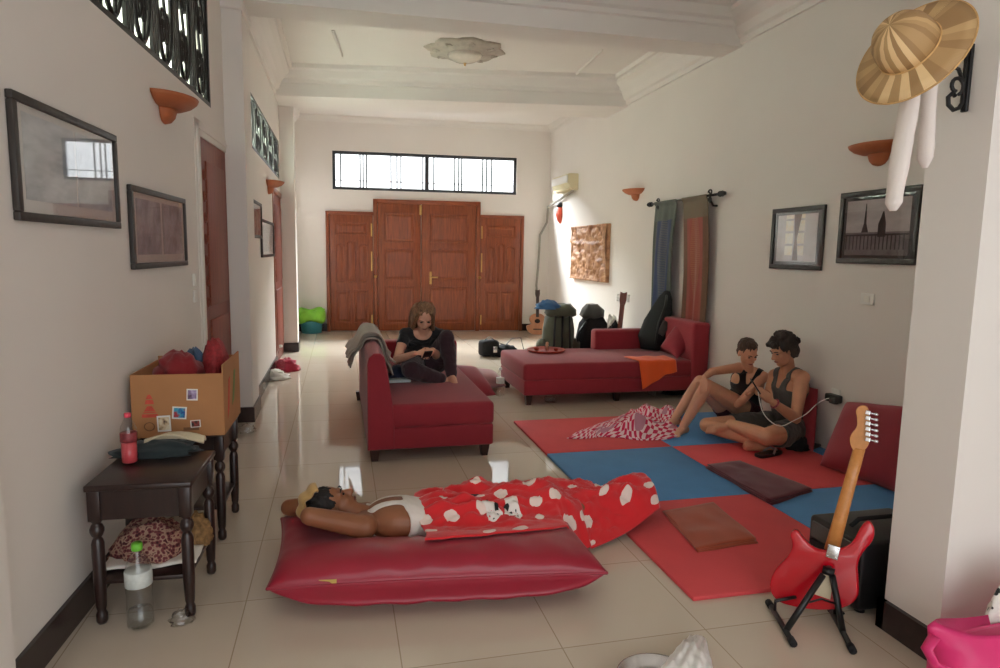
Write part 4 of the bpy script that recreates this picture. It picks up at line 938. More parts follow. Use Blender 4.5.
pm4 = print_mat('window_glow_print', [srgb(240, 206, 160), srgb(252, 244, 224), srgb(254, 252, 244)], 8); pm5 = plain('brown_curtain_print', srgb(120, 92, 80), .7, .2, 30)
A_, w, h, f = picture(RW, ((772, 208), (825, 206), (820.5, 271), (770, 268)), 'framed picture of a bright window with brown curtain, nearer the long sofa', .038, 0, [(.07, .93, .06, .95, pm3)], M['dkmount'])
m = MB()
for a in (.26, .5):
    for c, d in ((.18, .36), (.4, .6), (.64, .84), (.87, .95)): m.bb((-w/2+w*a, -.0148, f+h*c), (-w/2+w*(a+.17), -.0136, f+h*d))
m.build('printed_panes', pm4, A_, world=False)
m = MB(); m.prism([(-w/2+w*.44, f+h*.08), (-w/2+w*.56, f+h*.08), (-w/2+w*.52, f+h*.5), (-w/2+w*.6, f+h*.95), (-w/2+w*.44, f+h*.95), (-w/2+w*.47, f+h*.5)], .0136, .0150, frame((0, 0, 0), (1, 0, 0), (0, 0, 1), (0, -1, 0))); m.build('printed_curtain', pm5, A_, world=False)
sky_ = print_mat('grey_sky_print', [srgb(156, 148, 148), srgb(204, 196, 196)], 2, axis=(1, 1, 4)); dk = print_mat('dark_terrace_print', [srgb(84, 78, 80), srgb(132, 124, 126)], 9); dkk = plain('black_print', srgb(40, 36, 38), .7, .2, 30)
B_, w, h, f = picture(RW, ((840, 193), (921, 185), (915, 265.5), (837, 263)), 'framed dark city view with a thin tower and statue, nearer the straw hat', .04, 0, [(.05, .95, .42, .94, sky_), (.05, .95, .05, .42, dk)], M['dkmount'])
FPp = frame((0, 0, 0), (1, 0, 0), (0, 0, 1), (0, -1, 0))
m = MB(); X_ = lambda u: -w/2+w*u; Z_ = lambda v: f+h*v
m.prism([(X_(.29), Z_(.42)), (X_(.39), Z_(.42)), (X_(.355), Z_(.56)), (X_(.345), Z_(.88)), (X_(.335), Z_(.88)), (X_(.32), Z_(.56))], .0136, .0148, FPp)
m.build('printed_tower', dkk, B_, world=False)
m = MB(); m.prism([(X_(.53), Z_(.34)), (X_(.64), Z_(.34)), (X_(.635), Z_(.55)), (X_(.615), Z_(.66)), (X_(.60), Z_(.74)), (X_(.585), Z_(.74)), (X_(.56), Z_(.64)), (X_(.53), Z_(.55))], .0136, .0148, FPp); m.build('printed_statue', dkk, B_, world=False)
m = MB()
for k in range(16): m.bb((X_(.06+.055*k), -.0148, Z_(.14)), (X_(.075+.055*k), -.0136, Z_(.36)))
m.bb((X_(.05), -.0148, Z_(.36)), (X_(.95), -.0136, Z_(.39))); m.build('printed_railing', dkk, B_, world=False)

# ---------------------------------------------------------------- terracotta wall sconces
def sconce(L, px, py, label, r=.19):
    s_, z_ = on(L, px, py)
    t = thing('wall_sconce', label, 'wall lamp', mat=L @ Matrix.Translation((s_, 0, z_)), group=None)
    def half(prof, n=22): return [[V((rr*math.cos(a), -.78*rr*math.sin(a)-.001, z)) for a in [PI*j/n for j in range(n+1)]] for rr, z in prof]
    m = MB(); m.loft(half([(.09, -.035), (.14, -.03), (.19, -.012), (.225, .012), (.235, .03), (.227, .03), (.21, .012), (.17, -.01), (.10, -.022)]), cap=True); m.build('bowl', M['terra'], t, world=False)
    m = MB(); m.loft(half([(.015, -.115), (.05, -.105), (.075, -.08), (.088, -.045), (.09, -.03)]), cap=True); m.build('bracket_cup', M['terra'], t, world=False)
    return t
sconce(LW, 163, 103, 'terracotta half-bowl sconce on the near left wall above the framed pair')
sconce(LF, 268, 184, 'terracotta sconce above the far left door')
sconce(RW, 637, 192, 'terracotta sconce above the left textile hanging on the right wall')
sconce(RW, 881, 149, 'terracotta sconce on the right wall behind the hanging scarf')

# ---------------------------------------------------------------- air conditioner, pipes
q0 = atx(567, 181, RWX(10.6)-.2)
ac = thing('air_conditioner', 'cream wall air conditioner high in the far right corner', 'air conditioner', (RWX(11.0)+.0, (q0.y+11.25)/2, q0.z))
ln = abs(11.25-q0.y)/2
M['acw'] = plain('cream_plastic', srgb(222, 212, 178), .45, .03)
m = MB(); m.prism([(0, -.13), (-.09, -.13), (-.15, -.10), (-.19, -.02), (-.19, .11), (-.17, .13), (0, .13)], -ln, ln, frame((0, 0, 0), (1, 0, 0), (0, 0, 1), (0, 1, 0)), bevel=.012); m.build('housing', M['acw'], ac, world=False)
m = MB(); m.bb((-.205, -ln*.95, -.02), (-.187, ln*.95, .10), bevel=.006); m.build('front_panel', M['white'], ac, world=False)
m = MB(); m.box((-.155, 0, -.10), (.10, ln*1.8, .01), rot=Matrix.Rotation(-.9, 4, 'Y')); m.build('louvre', M['acw'], ac, world=False)
M['pipe'] = plain('grey_pipe', srgb(150, 146, 136), .6, .08)
pts = [V((3.76, q0.y+.1, q0.z-.14)), V((3.78, 11.3, q0.z-.24)), V((3.78, 11.9, q0.z-.32)), V((3.78, 11.95, q0.z-.6))]
pp = at(541, 240, 11.98); pts += [at(540, 235, 11.98), at(538.5, 262, 11.98), at(536.5, 285, 11.95), at(537, 296, 11.9)]
m = MB(); m.tube(pts, .022, 8); solo(m, 'air_conditioner_pipe', M['pipe'], 'grey pipe running from the air conditioner down the far corner', 'pipe')

# carved panel
s0, z1 = on(RW, 575, 226); s1, z0 = on(RW, 609, 282); z1b = on(RW, 609, 225)[1]; z0b = on(RW, 576, 279)[1]; z1 = (z1+z1b)/2; z0 = (z0+z0b)/2
cpn = thing('carved_panel', 'carved brown wooden relief of trees hanging on the far right wall', 'wall carving', mat=RW @ Matrix.Translation(((s0+s1)/2, 0, z0)))
W, H = s1-s0, z1-z0
t = NT('carved_wood'); n = t.noise(t.coords(scale=(1, 1, 1)), 9, 4); t.link(t.ramp(n, [(.3, srgb(120, 78, 50)), (.5, srgb(172, 124, 88)), (.75, srgb(196, 152, 112))]), t.b.inputs['Base Color']); t.b.inputs['Roughness'].default_value = .6; M['carve'] = t.m
def cf(u, v):
    x, z = (u-.5)*W, v*H
    d = .7*abs(fbm((x, z, 1), 4.5, 4))+.03*math.sin(v*9+2*math.sin(u*7))
    tr = math.exp(-((u-.52-.05*math.sin(v*7))/.06)**2)*.06*(v > .2)
    arc = .05*math.exp(-((v-.66-.22*(u-.5)**2*2+.1*abs(u-.5))/.03)**2)
    return V((x, -.035-min(.045, d*.09+tr*.5+arc*.5), z))
m = MB(); m.sheet(cf, 60, 80, .004); m.build('relief', M['carve'], cpn, world=False)
m = MB(); m.bb((-W/2, -.035, 0), (W/2, -.001, H)); 
for a in ((-W/2, W/2, 0, .03), (-W/2, W/2, H-.03, H), (-W/2, -W/2+.03, 0, H), (W/2-.03, W/2, 0, H)): m.bb((a[0], -.06, a[2]), (a[1], -.03, a[3]), bevel=.006)
m.build('frame', M['carve'], cpn, world=False)
s_, z_ = on(RW, 561, 214)
mk = thing('wall_mask', 'small red wall ornament below the air conditioner', 'wall ornament', mat=RW @ Matrix.Translation((s_, 0, z_)))
M['redpaint'] = plain('red_paint', srgb(196, 74, 50), .5, .1, 20)
m = MB(); m.loft([[V((rx*math.cos(a), -.002-dp*abs(math.sin(a)), z)) for a in [PI*j/12 for j in range(13)]] for z, rx, dp in ((-.17, .01, .02), (-.12, .06, .06), (-.02, .09, .09), (.08, .08, .08), (.13, .05, .05))]); m.build('face', M['redpaint'], mk, world=False)
m = MB(); m.loft([[V((rx*math.cos(a), -.002-dp*abs(math.sin(a)), z)) for a in [PI*j/12 for j in range(13)]] for z, rx, dp in ((.115, .07, .07), (.15, .085, .08), (.19, .06, .05), (.21, .02, .02))]); m.build('crown', M['blackpl'], mk, world=False)

# ---------------------------------------------------------------- textile hangings on the rod
ra, rb_ = atr(652, 203.5, .09), atr(719, 195, .09); ra.z = rb_.z = (ra.z+rb_.z)/2
rd = thing('curtain_rod', 'dark wrought rod with curled ends carrying two textile hangings', 'curtain rod', ((ra+rb_)/2))
m = MB(); m.tube([ra, rb_], .013, 10); m.build('rod', M['iron'], rd)
for e, sg in ((ra, 1), (rb_, -1)):
    m = MB(); m.lathe([(0, -.005), (.022, 0), (.03, .02), (.014, .035), (.03, .06), (.012, .085), (.02, .1), (0, .125)], 12, mat=Matrix.Translation(e) @ Matrix.Rotation(-sg*PI/2, 4, 'X')); m.build('finial', M['iron'], rd)
    b = e+V((0, -sg*.16, 0)); m = MB(); m.tube([V((b.x+.085, b.y, b.z-.10)), V((b.x+.04, b.y, b.z-.1)), V((b.x, b.y, b.z-.04)), b], .011, 8)
    m.tube([b+V((0, .035*math.cos(a)*(1-a/9), -.05+.035*math.sin(a)*(1-a/9))) for a in [j*.45 for j in range(16)]], .008, 6)
    m.tube([b+V((-.0, .04*math.cos(a)*(1-a/9), .03+.03*math.sin(a)*(1-a/9))) for a in [j*.45 for j in range(16)]], .008, 6); m.build('bracket', M['iron'], rd)
def textile(name, field, edge, motif, top):
    t = NT(name); tc = t.new('ShaderNodeTexCoord'); sx = t.new('ShaderNodeSeparateXYZ'); t.link(tc.outputs['UV'], sx.inputs[0])
    u, v = sx.outputs[0], sx.outputs[1]                                       # u along the drop (0 at the rod), v across
    ax_ = t.math('ABSOLUTE', t.math('SUBTRACT', v, .5))
    n = t.noise(t.coords('UV', (40, 12, 1)), 1.5, 3)
    wv = t.new('ShaderNodeTexWave', wave_type='BANDS', bands_direction='X'); wv.inputs['Scale'].default_value = 22; wv.inputs['Distortion'].default_value = 2; t.link(tc.outputs['UV'], wv.inputs[0])
    mcol = t.mix(t.math('MULTIPLY', wv.outputs['Fac'], .8), field, motif)
    sw = t.math('MULTIPLY', t.math('SINE', t.math('MULTIPLY', t.math('FRACT', t.math('MULTIPLY', u, 1.15)), PI)), .2)
    c = t.mix(t.math('LESS_THAN', ax_, sw), field, mcol)
    c = t.mix(t.math('GREATER_THAN', ax_, .33), c, t.mix(n, edge, mul(edge, .7)))
    c = t.mix(t.math('LESS_THAN', u, .16), c, top)
    c = t.mix(t.math('MULTIPLY', n, .4), c, mul(field, .6))
    t.link(c, t.b.inputs['Base Color']); t.b.inputs['Roughness'].default_value = .85; t.b.inputs['Sheen Weight'].default_value = .1
    return t.m
M['tex1'] = textile('teal_batik', srgb(44, 54, 92), srgb(84, 90, 66), srgb(120, 118, 96), srgb(92, 98, 84))
M['tex2'] = textile('rust_batik', srgb(140, 62, 50), srgb(98, 74, 50), srgb(150, 104, 72), srgb(100, 94, 72))
def hanging(name, label, mat, tops, bots, ph, wav):
    (a, b), (c, d) = [[atr(*q, .085) for q in z] for z in (tops, bots)]
    zt_ = ra.z+.016
    def fn(u, v):
        tp = a*(1-v)+b*v; bt = c*(1-v)+d*v; tp.z = zt_; p = tp*(1-u)+bt*u
        q = u*(1-.25*(u-.5)**2)
        p.x += wav*u**.6*(.6*math.sin(v*11+ph+u*2)+.4*math.sin(v*23+ph*2))+(.012 if 0 else 0)-(.02*(u < .02))
        p.y += .02*math.sin(u*5+ph)
        return p
    m = MB(); m.sheet(fn, 60, 40, .005); return solo(m, name, mat, label, 'textile')
hanging('textile_hanging', 'grey green and blue textile hanging on the wall, left on the rod', M['tex1'], ((656, 203), (678, 200)), ((648, 322), (668, 318)), 0, .03)
hanging('textile_hanging', 'rust brown textile hanging on the wall, right on the rod', M['tex2'], ((684, 200), (709, 196)), ((682, 330), (704, 330)), 2, .018)

# ---------------------------------------------------------------- ceiling lamp with plaster rose
c = atz(465, 55, 3.74); LC = V((c.x, c.y, ZC))
cl = thing('ceiling_lamp', 'glass bowl ceiling lamp in a scalloped plaster rose', 'ceiling lamp', LC)
M['plaster'] = plain('grey_plaster', srgb(186, 178, 166), .7, .12, 14)
prof = [(.0, -.0), (.44, -.0), (.445, -.012), (.40, -.03), (.36, -.028), (.33, -.045), (.24, -.05), (.22, -.062), (0, -.062)]
def rose(r, z, a): return r*(1+.07*math.cos(8*a)*(r > .3)+.02*math.cos(24*a)*(r > .2))
m = MB(); m.loft([[V((rose(r, z, a)*math.cos(a), rose(r, z, a)*math.sin(a), z)) for a in [2*PI*j/72 for j in range(72)]] for r, z in prof]); m.build('rose', M['plaster'], cl, world=False)
for k in range(8):
    a0 = 2*PI*k/8; m = MB()
    m.tube([V(((.33+.05*math.cos(a)*(1-a/8))*math.cos(a0)-(.06*math.sin(a)*(1-a/8))*math.sin(a0), (.33+.05*math.cos(a)*(1-a/8))*math.sin(a0)+(.06*math.sin(a)*(1-a/8))*math.cos(a0), -.045)) for a in [j*.4 for j in range(16)]], .01, 5)
    m.build('rose_scroll', M['plaster'], cl, world=False)
M['bowlglass'] = plain('milky_bowl_glass', srgb(226, 218, 204), .25, .05, 20, spec=.6)
m = MB(); m.lathe([(0, -.15), (.05, -.147), (.12, -.13), (.18, -.1), (.205, -.065), (.198, -.06), (0, -.06)], 32); m.build('bowl', M['bowlglass'], cl, world=False)
m = MB(); m.lathe([(0, -.185), (.008, -.182), (.014, -.17), (.01, -.16), (.022, -.152), (0, -.148)], 14); m.build('finial', M['brass'], cl, world=False)

# ---------------------------------------------------------------- straw hat, scarf and iron bracket on the stub wall
HY = atx(964, 85, 2.10).y
bt, bb_ = at(969, 50, HY), at(963, 112, HY)
br = thing('wall_bracket', 'black wrought-iron scroll bracket on the white wall end behind the straw hat', 'bracket', (2.12, HY, bt.z))
bx = 2.10
m = MB(); m.tube([V((bx, HY, bt.z+.01)), V((bx, HY, bb_.z+.03)), V((bx-.012, HY, bb_.z+.012)), V((bx-.035, HY, bb_.z+.004)), V((bx-.058, HY, bb_.z+.02)), V((bx-.062, HY, bb_.z+.045)), V((bx-.045, HY, bb_.z+.06)), V((bx-.032, HY, bb_.z+.05))], .0075, 8)
m.build('back_bar', M['iron'], br)
m = MB(); m.tube([V((bx-.03+.028*math.cos(a)*(1-a/14), HY, bb_.z+.085+.028*math.sin(a)*(1-a/14))) for a in [-1.2+j*.45 for j in range(14)]], .0065, 8); m.tube([V((bx-.005, HY, bb_.z+.10)), V((bx-.03, HY, bb_.z+.14)), V((bx-.055, HY, bb_.z+.145))], .0065, 8); m.build('scroll', M['iron'], br)
m = MB(); m.tube([V((bx, HY, bt.z)), V((bx-.08, HY, bt.z+.02)), V((bx-.14, HY, bt.z+.01)), V((bx-.16, HY, bt.z+.02)), V((bx-.155, HY, bt.z+.04))], .0075, 8); m.build('hook_arm', M['iron'], br)
m = MB(); m.bb((bx+.005, HY-.012, bb_.z+.0), (2.119, HY+.012, bt.z+.02), bevel=.004); m.build('wall_plate', M['iron'], br)
t = NT('striped_palm_leaf'); tc = t.new('ShaderNodeTexCoord'); sx = t.new('ShaderNodeSeparateXYZ'); t.link(tc.outputs['UV'], sx.inputs[0])
k = t.math('MULTIPLY', sx.outputs[0], 30); fl = t.math('FLOOR', k); wn = t.new('ShaderNodeTexWhiteNoise', noise_dimensions='1D'); t.link(fl, wn.inputs['W'])
stripe = t.math('MULTIPLY', t.math('ABSOLUTE', t.math('SUBTRACT', t.math('FRACT', t.math('MULTIPLY', sx.outputs[0], 240)), .5)), .35)
c = t.ramp(wn.outputs[0], [(0, srgb(166, 130, 86)), (.3, srgb(186, 150, 102)), (.55, srgb(204, 168, 118)), (.8, srgb(236, 202, 150))], 'CONSTANT'); c = t.mix(stripe, c, srgb(130, 96, 56)); t.link(c, t.b.inputs['Base Color']); t.b.inputs['Roughness'].default_value = .65; t.bump(stripe, .4, .004); M['palm'] = t.m
hc = at(911, 50, 1.80); tow = (EYE-hc).normalized()
hn = (tow*.60+(RT*-.62+(-DN)*.72)*.80).normalized()
hx = (RT*.80+(-DN)*.60); hx = (hx-hn*hx.dot(hn)).normalized(); hy = hn.cross(hx)
HM = frame(hc, hx, hy, hn); ht = thing('straw_hat', 'round striped straw hat hanging from the iron bracket', 'hat', mat=HM)
m = MB(); m.lathe([(.088, .010), (.1, .003), (.14, -.006), (.176, -.016), (.178, -.013), (.14, -.002), (.1, .008), (.084, .018)], 90); m.build('brim', M['palm'], ht, world=False)
m = MB(); m.lathe([(.091, .010), (.09, .045), (.083, .08), (.066, .108), (.04, .126), (.014, .132), (0, .132), (0, .128), (.038, .122), (.062, .104), (.079, .078), (.086, .045), (.087, .01)], 60); m.build('crown', M['palm'], ht, world=False)
m = MB(); m.tube([V((.177*math.cos(a), .177*math.sin(a), -.0145)) for a in [2*PI*j/80 for j in range(80)]], .003, 6, closed=True); m.tube([V((.091*math.cos(a), .091*math.sin(a), .012)) for a in [2*PI*j/60 for j in range(60)]], .0035, 6, closed=True); m.build('rim_binding', M['straw'], ht, world=False)
sc = thing('hanging_scarf', 'long white scarf hanging under the straw hat, two loose ends', 'scarf', at(915, 95, 1.85))
M['softwhite'] = cloth('soft_white_knit', srgb(232, 222, 216), .95, 260, .04, .4)
for pts, rr in (([(926, 50), (913, 85), (909, 105), (905, 130), (900, 160), (896, 185), (893.5, 203), (893, 211)], [.022, .03, .036, .037, .034, .032, .030, .012]), ([(934, 50), (932, 75), (929, 95), (928, 120), (926, 143), (925, 158), (925, 168)], [.022, .026, .026, .026, .029, .030, .01])):
    P = [at(x, y, 1.88) for x, y in pts]; Q, RR = [], []
    for i in range(len(P)-1):
        for j in range(5): f_ = j/5; Q.append(P[i]*(1-f_)+P[i+1]*f_); RR.append((rr[i]*(1-f_)+rr[i+1]*f_)*(1+.12*noise.noise(Q[-1]*22)))
    Q.append(P[-1]); RR.append(rr[-1]); m = MB(); m.tube(Q, RR, 14, flat=.7); m.build('tail', M['softwhite'], sc)
# ---------------------------------------------------------------- people
class Body:
    """one continuous figure grown from tapered limbs; remembers its bones so that clothes can be cut from its surface"""
    def __init__(s): s.mb = MB(); s.bones = []
    def limb(s, name, pts, rs, seg=14):
        pts = [V(p) for p in pts]
        P, R = [], []
        for i in range(len(pts)-1):
            L = (pts[i+1]-pts[i]).length; n = max(2, int(L/.02))
            for j in range(n): f = j/n; P.append(pts[i].lerp(pts[i+1], f)); R.append(rs[i]*(1-f)+rs[i+1]*f)
        P.append(pts[-1]); R.append(rs[-1])
        s.mb.tube(P, R, seg); s.mb.sphere(P[0], R[0]*.995, seg=14); s.mb.sphere(P[-1], R[-1]*.995, seg=14)
        for q in pts[1:-1]: pass
        tot = sum((pts[i+1]-pts[i]).length for i in range(len(pts)-1)); acc = 0
        for i in range(len(pts)-1):
            L = (pts[i+1]-pts[i]).length; s.bones.append((name, np.array(pts[i]), np.array(pts[i+1]), rs[i], rs[i+1], acc/tot, (acc+L)/tot)); acc += L
    def ell(s, name, c, r, m=None):
        s.mb.sphere(c, r, mat=m, seg=20); c = np.array(V(c)); s.bones.append((name, c, c+1e-4, sum(r)/3, sum(r)/3, 0, 1))
    def torso(s, P, S_, W, D):
        """lofted trunk: spine points, side vectors, half widths, half depths (4 stations or more)"""
        P = [V(p) for p in P]; S_ = [V(v).normalized() for v in S_]; n = len(P); rings = []; N = 22
        for k in range(N+1):
            q = k/N*(n-1); i = min(int(q), n-2); f = q-i
            cr = lambda A: (lambda a, b, c, d: (b*2+(c-a)*f+(a*2-b*5+c*4-d)*f*f+(b*3-a-c*3+d)*f**3)*.5)(A[max(i-1, 0)], A[i], A[i+1], A[min(i+2, n-1)])
            p = cr(P); sd = cr(S_).normalized(); t = (P[i+1]-P[i]).normalized(); sd = (sd-t*sd.dot(t)).normalized(); dp = t.cross(sd)
            w_, d_2 = cr(W), cr(D)
            rings.append([p+sd*(w_*math.copysign(abs(math.cos(a))**.85, math.cos(a)))+dp*(d_2*math.copysign(abs(math.sin(a))**.85, math.sin(a))) for a in [2*PI*j/26 for j in range(26)]])
            if k < N: nxt = None
            s.bones.append(('torso', np.array(p), np.array(p)+1e-4, (w_+d_2)/2, (w_+d_2)/2, k/N, k/N+1e-3))
        s.mb.loft(rings)
    def hand(s, name, wrist, dirn, pn, size=1.0, curl=.5, side=1, spread=.12):
        """palm, four bent fingers of unequal length and a thumb leaving the side of the palm"""
        d = V(dirn).normalized(); n = V(pn); n = (n-d*n.dot(d)).normalized(); w_ = d.cross(n)*side; k = size
        c = V(wrist)+d*(.048*k)
        m = Matrix((( w_.x, d.x, n.x, 0), (w_.y, d.y, n.y, 0), (w_.z, d.z, n.z, 0), (0, 0, 0, 1)))
        s.mb.sphere(c, (.038*k, .052*k, .015*k), mat=m, seg=16); s.bones.append((name, np.array(wrist), np.array(c), .03, .035, 0, 1))
        for i, (o_, L) in enumerate(((-.028, .064), (-.0095, .074), (.009, .070), (.027, .056))):
            b = V(wrist)+d*(.088*k)+w_*(o_*k); a = curl*(.8+.12*i); p = [b-d*.02*k]; dd = (d+w_*(o_*spread*20)).normalized()
            p.append(b)
            for fr, st in ((.45, .55), (.32, 1.0), (.23, .8)):
                ang = a*st; dd = (dd*math.cos(ang)+n*math.sin(ang)).normalized() if st else dd; nn_ = n
                p.append(p[-1]+dd*(L*fr*k))
                n_old = n
            s.mb.tube(p, [.0092*k, .0092*k, .0086*k, .008*k, .0068*k], 10); s.mb.sphere(p[-1], .0068*k, seg=10)
            s.bones.append((name, np.array(p[0]), np.array(p[-1]), .009, .007, 0, 1))
        tb_ = V(wrist)+d*.03*k-w_*.03*k; t1 = tb_+(d*.5-w_*.75+n*.3).normalized()*.036*k; t2_ = t1+(d*.85-w_*.2+n*.45).normalized()*.03*k
        s.mb.tube([tb_, t1, t2_], [.013*k, .0105*k, .0085*k], 10); s.mb.sphere(t2_, .0085*k, seg=10); s.bones.append((name, np.array(tb_), np.array(t2_), .012, .008, 0, 1))
    def foot(s, name, ankle, toe_dir, upv, size=1.0):
        d = V(toe_dir).normalized(); u_ = V(upv); u_ = (u_-d*u_.dot(d)).normalized(); w_ = d.cross(u_); k = size; a = V(ankle)
        heel = a-d*.035*k-u_*.045*k; ball = a+d*.13*k-u_*.055*k
        s.limb(name, [heel, a+d*.05*k-u_*.03*k, ball], [.034*k, .036*k, .026*k]); s.limb(name, [ball-w_*.022*k, ball+w_*.022*k], [.022*k, .02*k])
        for i in range(5):
            o_ = (-.034+.017*i)*k; L = (.052-.006*i)*k; r = (.0125-.001*i)*k
            p = ball+w_*o_*1.0; s.limb(name, [p, p+d*L-u_*.004*k], [r*1.1, r])
    def head(s, c, f, upv, k=1.0, jaw=1.0):
        f = V(f).normalized(); u_ = V(upv); u_ = (u_-f*u_.dot(f)).normalized(); sd = f.cross(u_)
        s.hm = frame(c, sd, f, u_)
        h = lambda a, b, cc: s.hm @ V((a*k, b*k, cc*k)); rot = s.hm.to_3x3().to_4x4()
        E = lambda a, b, cc, r: s.ell('head', h(a, b, cc), tuple(x*k for x in r), rot)
        E(0, -.012, .032, (.073, .092, .084)); E(0, .026, -.028, (.060, .064, .076)); E(0, .052, -.088, (.030*jaw, .030, .024)); E(0, .02, -.075, (.05*jaw, .05, .035))
        for q in (-1, 1):
            E(q*.036, .060, -.022, (.022, .02, .022)); s.mb.tube([h(q*.012, .079, .027), h(q*.045, .068, .026)], .0105*k, 8)
            s.mb.sphere(h(q*.074, -.006, -.002), (.009*k, .020*k, .031*k), mat=rot, seg=14)
        s.limb('head', [h(0, .083, .014), h(0, .105, -.022)], [.0085*k, .0135*k], 10); s.mb.tube([h(-.013, .095, -.026), h(.013, .095, -.026)], .009*k, 8)
        s.mb.tube([h(-.018, .079, -.052), h(0, .087, -.05), h(.018, .079, -.052)], .0065*k, 8); s.mb.tube([h(-.015, .078, -.064), h(0, .085, -.064), h(.015, .078, -.064)], .0072*k, 8)
        s.k = k; return h
    def finish(s, name, mat, label, voxel=.0055, smooth=5):
        base = MB(); base.bm.free(); base.bm = s.mb.bm
        bmesh.ops.recalc_face_normals(s.mb.bm, faces=s.mb.bm.faces[:])
        s.me = remesh(s.mb.bm, voxel, smooth); 
        s.V_ = np.empty(len(s.me.vertices)*3); s.me.vertices.foreach_get('co', s.V_); s.V_ = s.V_.reshape(-1, 3)
        s.N_ = np.empty(len(s.me.vertices)*3); s.me.vertices.foreach_get('normal', s.N_); s.N_ = s.N_.reshape(-1, 3)
        best = np.full(len(s.V_), 9.); s.who = np.zeros(len(s.V_), int); s.T = np.zeros(len(s.V_))
        for i, (nm, a, b, ra_, rb2, ta, tb2) in enumerate(s.bones):
            ab = b-a; t_ = np.clip(((s.V_-a)@ab)/(ab@ab), 0, 1); d = np.linalg.norm(s.V_-(a+t_[:, None]*ab), axis=1)/(ra_+(rb2-ra_)*t_)
            k = d < best; best[k] = d[k]; s.who[k] = i; s.T[k] = ta+(tb2-ta)*t_[k]
        s.names = np.array([b[0] for b in s.bones])[s.who]
        lo = s.V_.min(0); hi = s.V_.max(0); loc = V(((lo[0]+hi[0])/2, (lo[1]+hi[1])/2, lo[2]))
        me = s.me.copy(); me.transform(Matrix.Translation(-loc)); me.name = name
        s.o = link(name, me, mat); s.o.location = loc; MW[s.o] = Matrix.Translation(loc); tag(s.o, label, 'person')
        for p in me.polygons: p.use_smooth = True
        return s.o
    def garment(s, name, mat, sel, off=.008, wrinkle=.004, wsc=14, label=None, bot=.002):
        """a shell cut from the body's surface where sel is true"""
        polys = [p.vertices[:] for p in s.me.polygons]
        keep = [p for p in polys if all(sel[i] for i in p)]
        # largest pieces only
        ids = sorted({i for p in keep for i in p}); mp = {v: i for i, v in enumerate(ids)}
        co_ = s.V_[ids].copy(); no = s.N_[ids]
        cnt = {}
        for p in keep:
            for a, b in zip(p, p[1:]+p[:1]): e = (min(a, b), max(a, b)); cnt[e] = cnt.get(e, 0)+1
        bd = [e for e, c in cnt.items() if c == 1]; nb = {}
        for a, b in bd: nb.setdefault(mp[a], []).append(mp[b]); nb.setdefault(mp[b], []).append(mp[a])
        for _ in range(14):
            new = {i: co_[i]*.4+.6*np.mean(co_[j], axis=0) for i, j in nb.items()}
            for i, v in new.items(): co_[i] = v
        w_ = np.array([noise.fractal(V(c)*wsc, 1, 2, 3) for c in co_])*wrinkle
        offv = off if np.isscalar(off) else np.asarray(off)[ids]
        outer = co_+no*(offv+w_)[:, None] if not np.isscalar(offv) else co_+no*(offv+w_)[:, None]
        inner = co_+no*bot; n = len(ids)
        vs = np.concatenate([outer, inner]).tolist(); fs = [[mp[i] for i in p] for p in keep]+[[n+mp[i] for i in p][::-1] for p in keep]
        for p in keep:
            for a, b in zip(p, p[1:]+p[:1]):
                if cnt[(min(a, b), max(a, b))] == 1: fs.append([mp[b], mp[a], n+mp[a], n+mp[b]])
        me = bpy.data.meshes.new(name); me.from_pydata(vs, [], fs); me.update()
        for p in me.polygons: p.use_smooth = True
        o = link(name, me, mat, s.o)
        if label: o['label'] = label
        return o
    def hair(s, name, mat, ells, strands=(), voxel=.006, smooth=3, nz=.006, nsc=40, label=None):
        m = MB(); k = s.k; rot = s.hm.to_3x3().to_4x4()
        for (a, b, c), r in ells: m.sphere(s.hm @ V((a*k, b*k, c*k)), tuple(x*k for x in r), mat=rot, seg=18)
        for pts, r in strands: m.tube([s.hm @ V((x*k, y*k, z*k)) for x, y, z in pts], [q*k for q in r], 10)
        me = remesh(m.bm, voxel, smooth)
        for v in me.vertices:
            c = s.hm.inverted() @ v.co; v.co += v.normal*(nz*noise.fractal(V((c.x*1.6, c.y*1.6, c.z*.5))*nsc, 1, 2, 3))
        for p in me.polygons: p.use_smooth = True
        return link(name, me, mat, s.o)
    def face(s, brow, eye=(28, 22, 20), lid=False, lip=(150, 84, 78)):
        k = s.k; h = lambda a, b, c: s.hm @ V((a*k, b*k, c*k)); rot = s.hm.to_3x3().to_4x4()
        em = plain('dark_eye', srgb(*eye), .3, .05); lm = plain('lip', srgb(*lip), .5, .05)
        for q in (-1, 1):
            m = MB(); m.sphere(h(q*.030, .079, .008), (.0125*k, .0065*k, .005*k), mat=rot, seg=12); m.build('eye', em, s.o)
            m = MB(); m.tube([h(q*.014, .092, .026), h(q*.03, .090, .032), h(q*.047, .079, .028)], [.0035*k, .004*k, .0025*k], 8); m.build('eyebrow', brow, s.o)
        m = MB(); m.tube([h(-.021, .081, -.057), h(-.01, .090, -.056), h(0, .092, -.057), h(.01, .090, -.056), h(.021, .081, -.057)], [.002*k, .005*k, .0055*k, .005*k, .002*k], 8); m.build('mouth', lm, s.o)
def remesh(bm, voxel, smooth):
    me = bpy.data.meshes.new('tmp'); bm.to_mesh(me); bm.free()
    o = bpy.data.objects.new('tmp', me); COL.objects.link(o)
    r = o.modifiers.new('r', 'REMESH'); r.mode = 'VOXEL'; r.voxel_size = voxel; r.use_smooth_shade = True
    if smooth: q = o.modifiers.new('s', 'SMOOTH'); q.factor = .5; q.iterations = smooth
    dg = bpy.context.evaluated_depsgraph_get(); dg.update(); out = bpy.data.meshes.new_from_object(o.evaluated_get(dg))
    bpy.data.objects.remove(o); bpy.data.meshes.remove(me); out.materials.clear(); return out
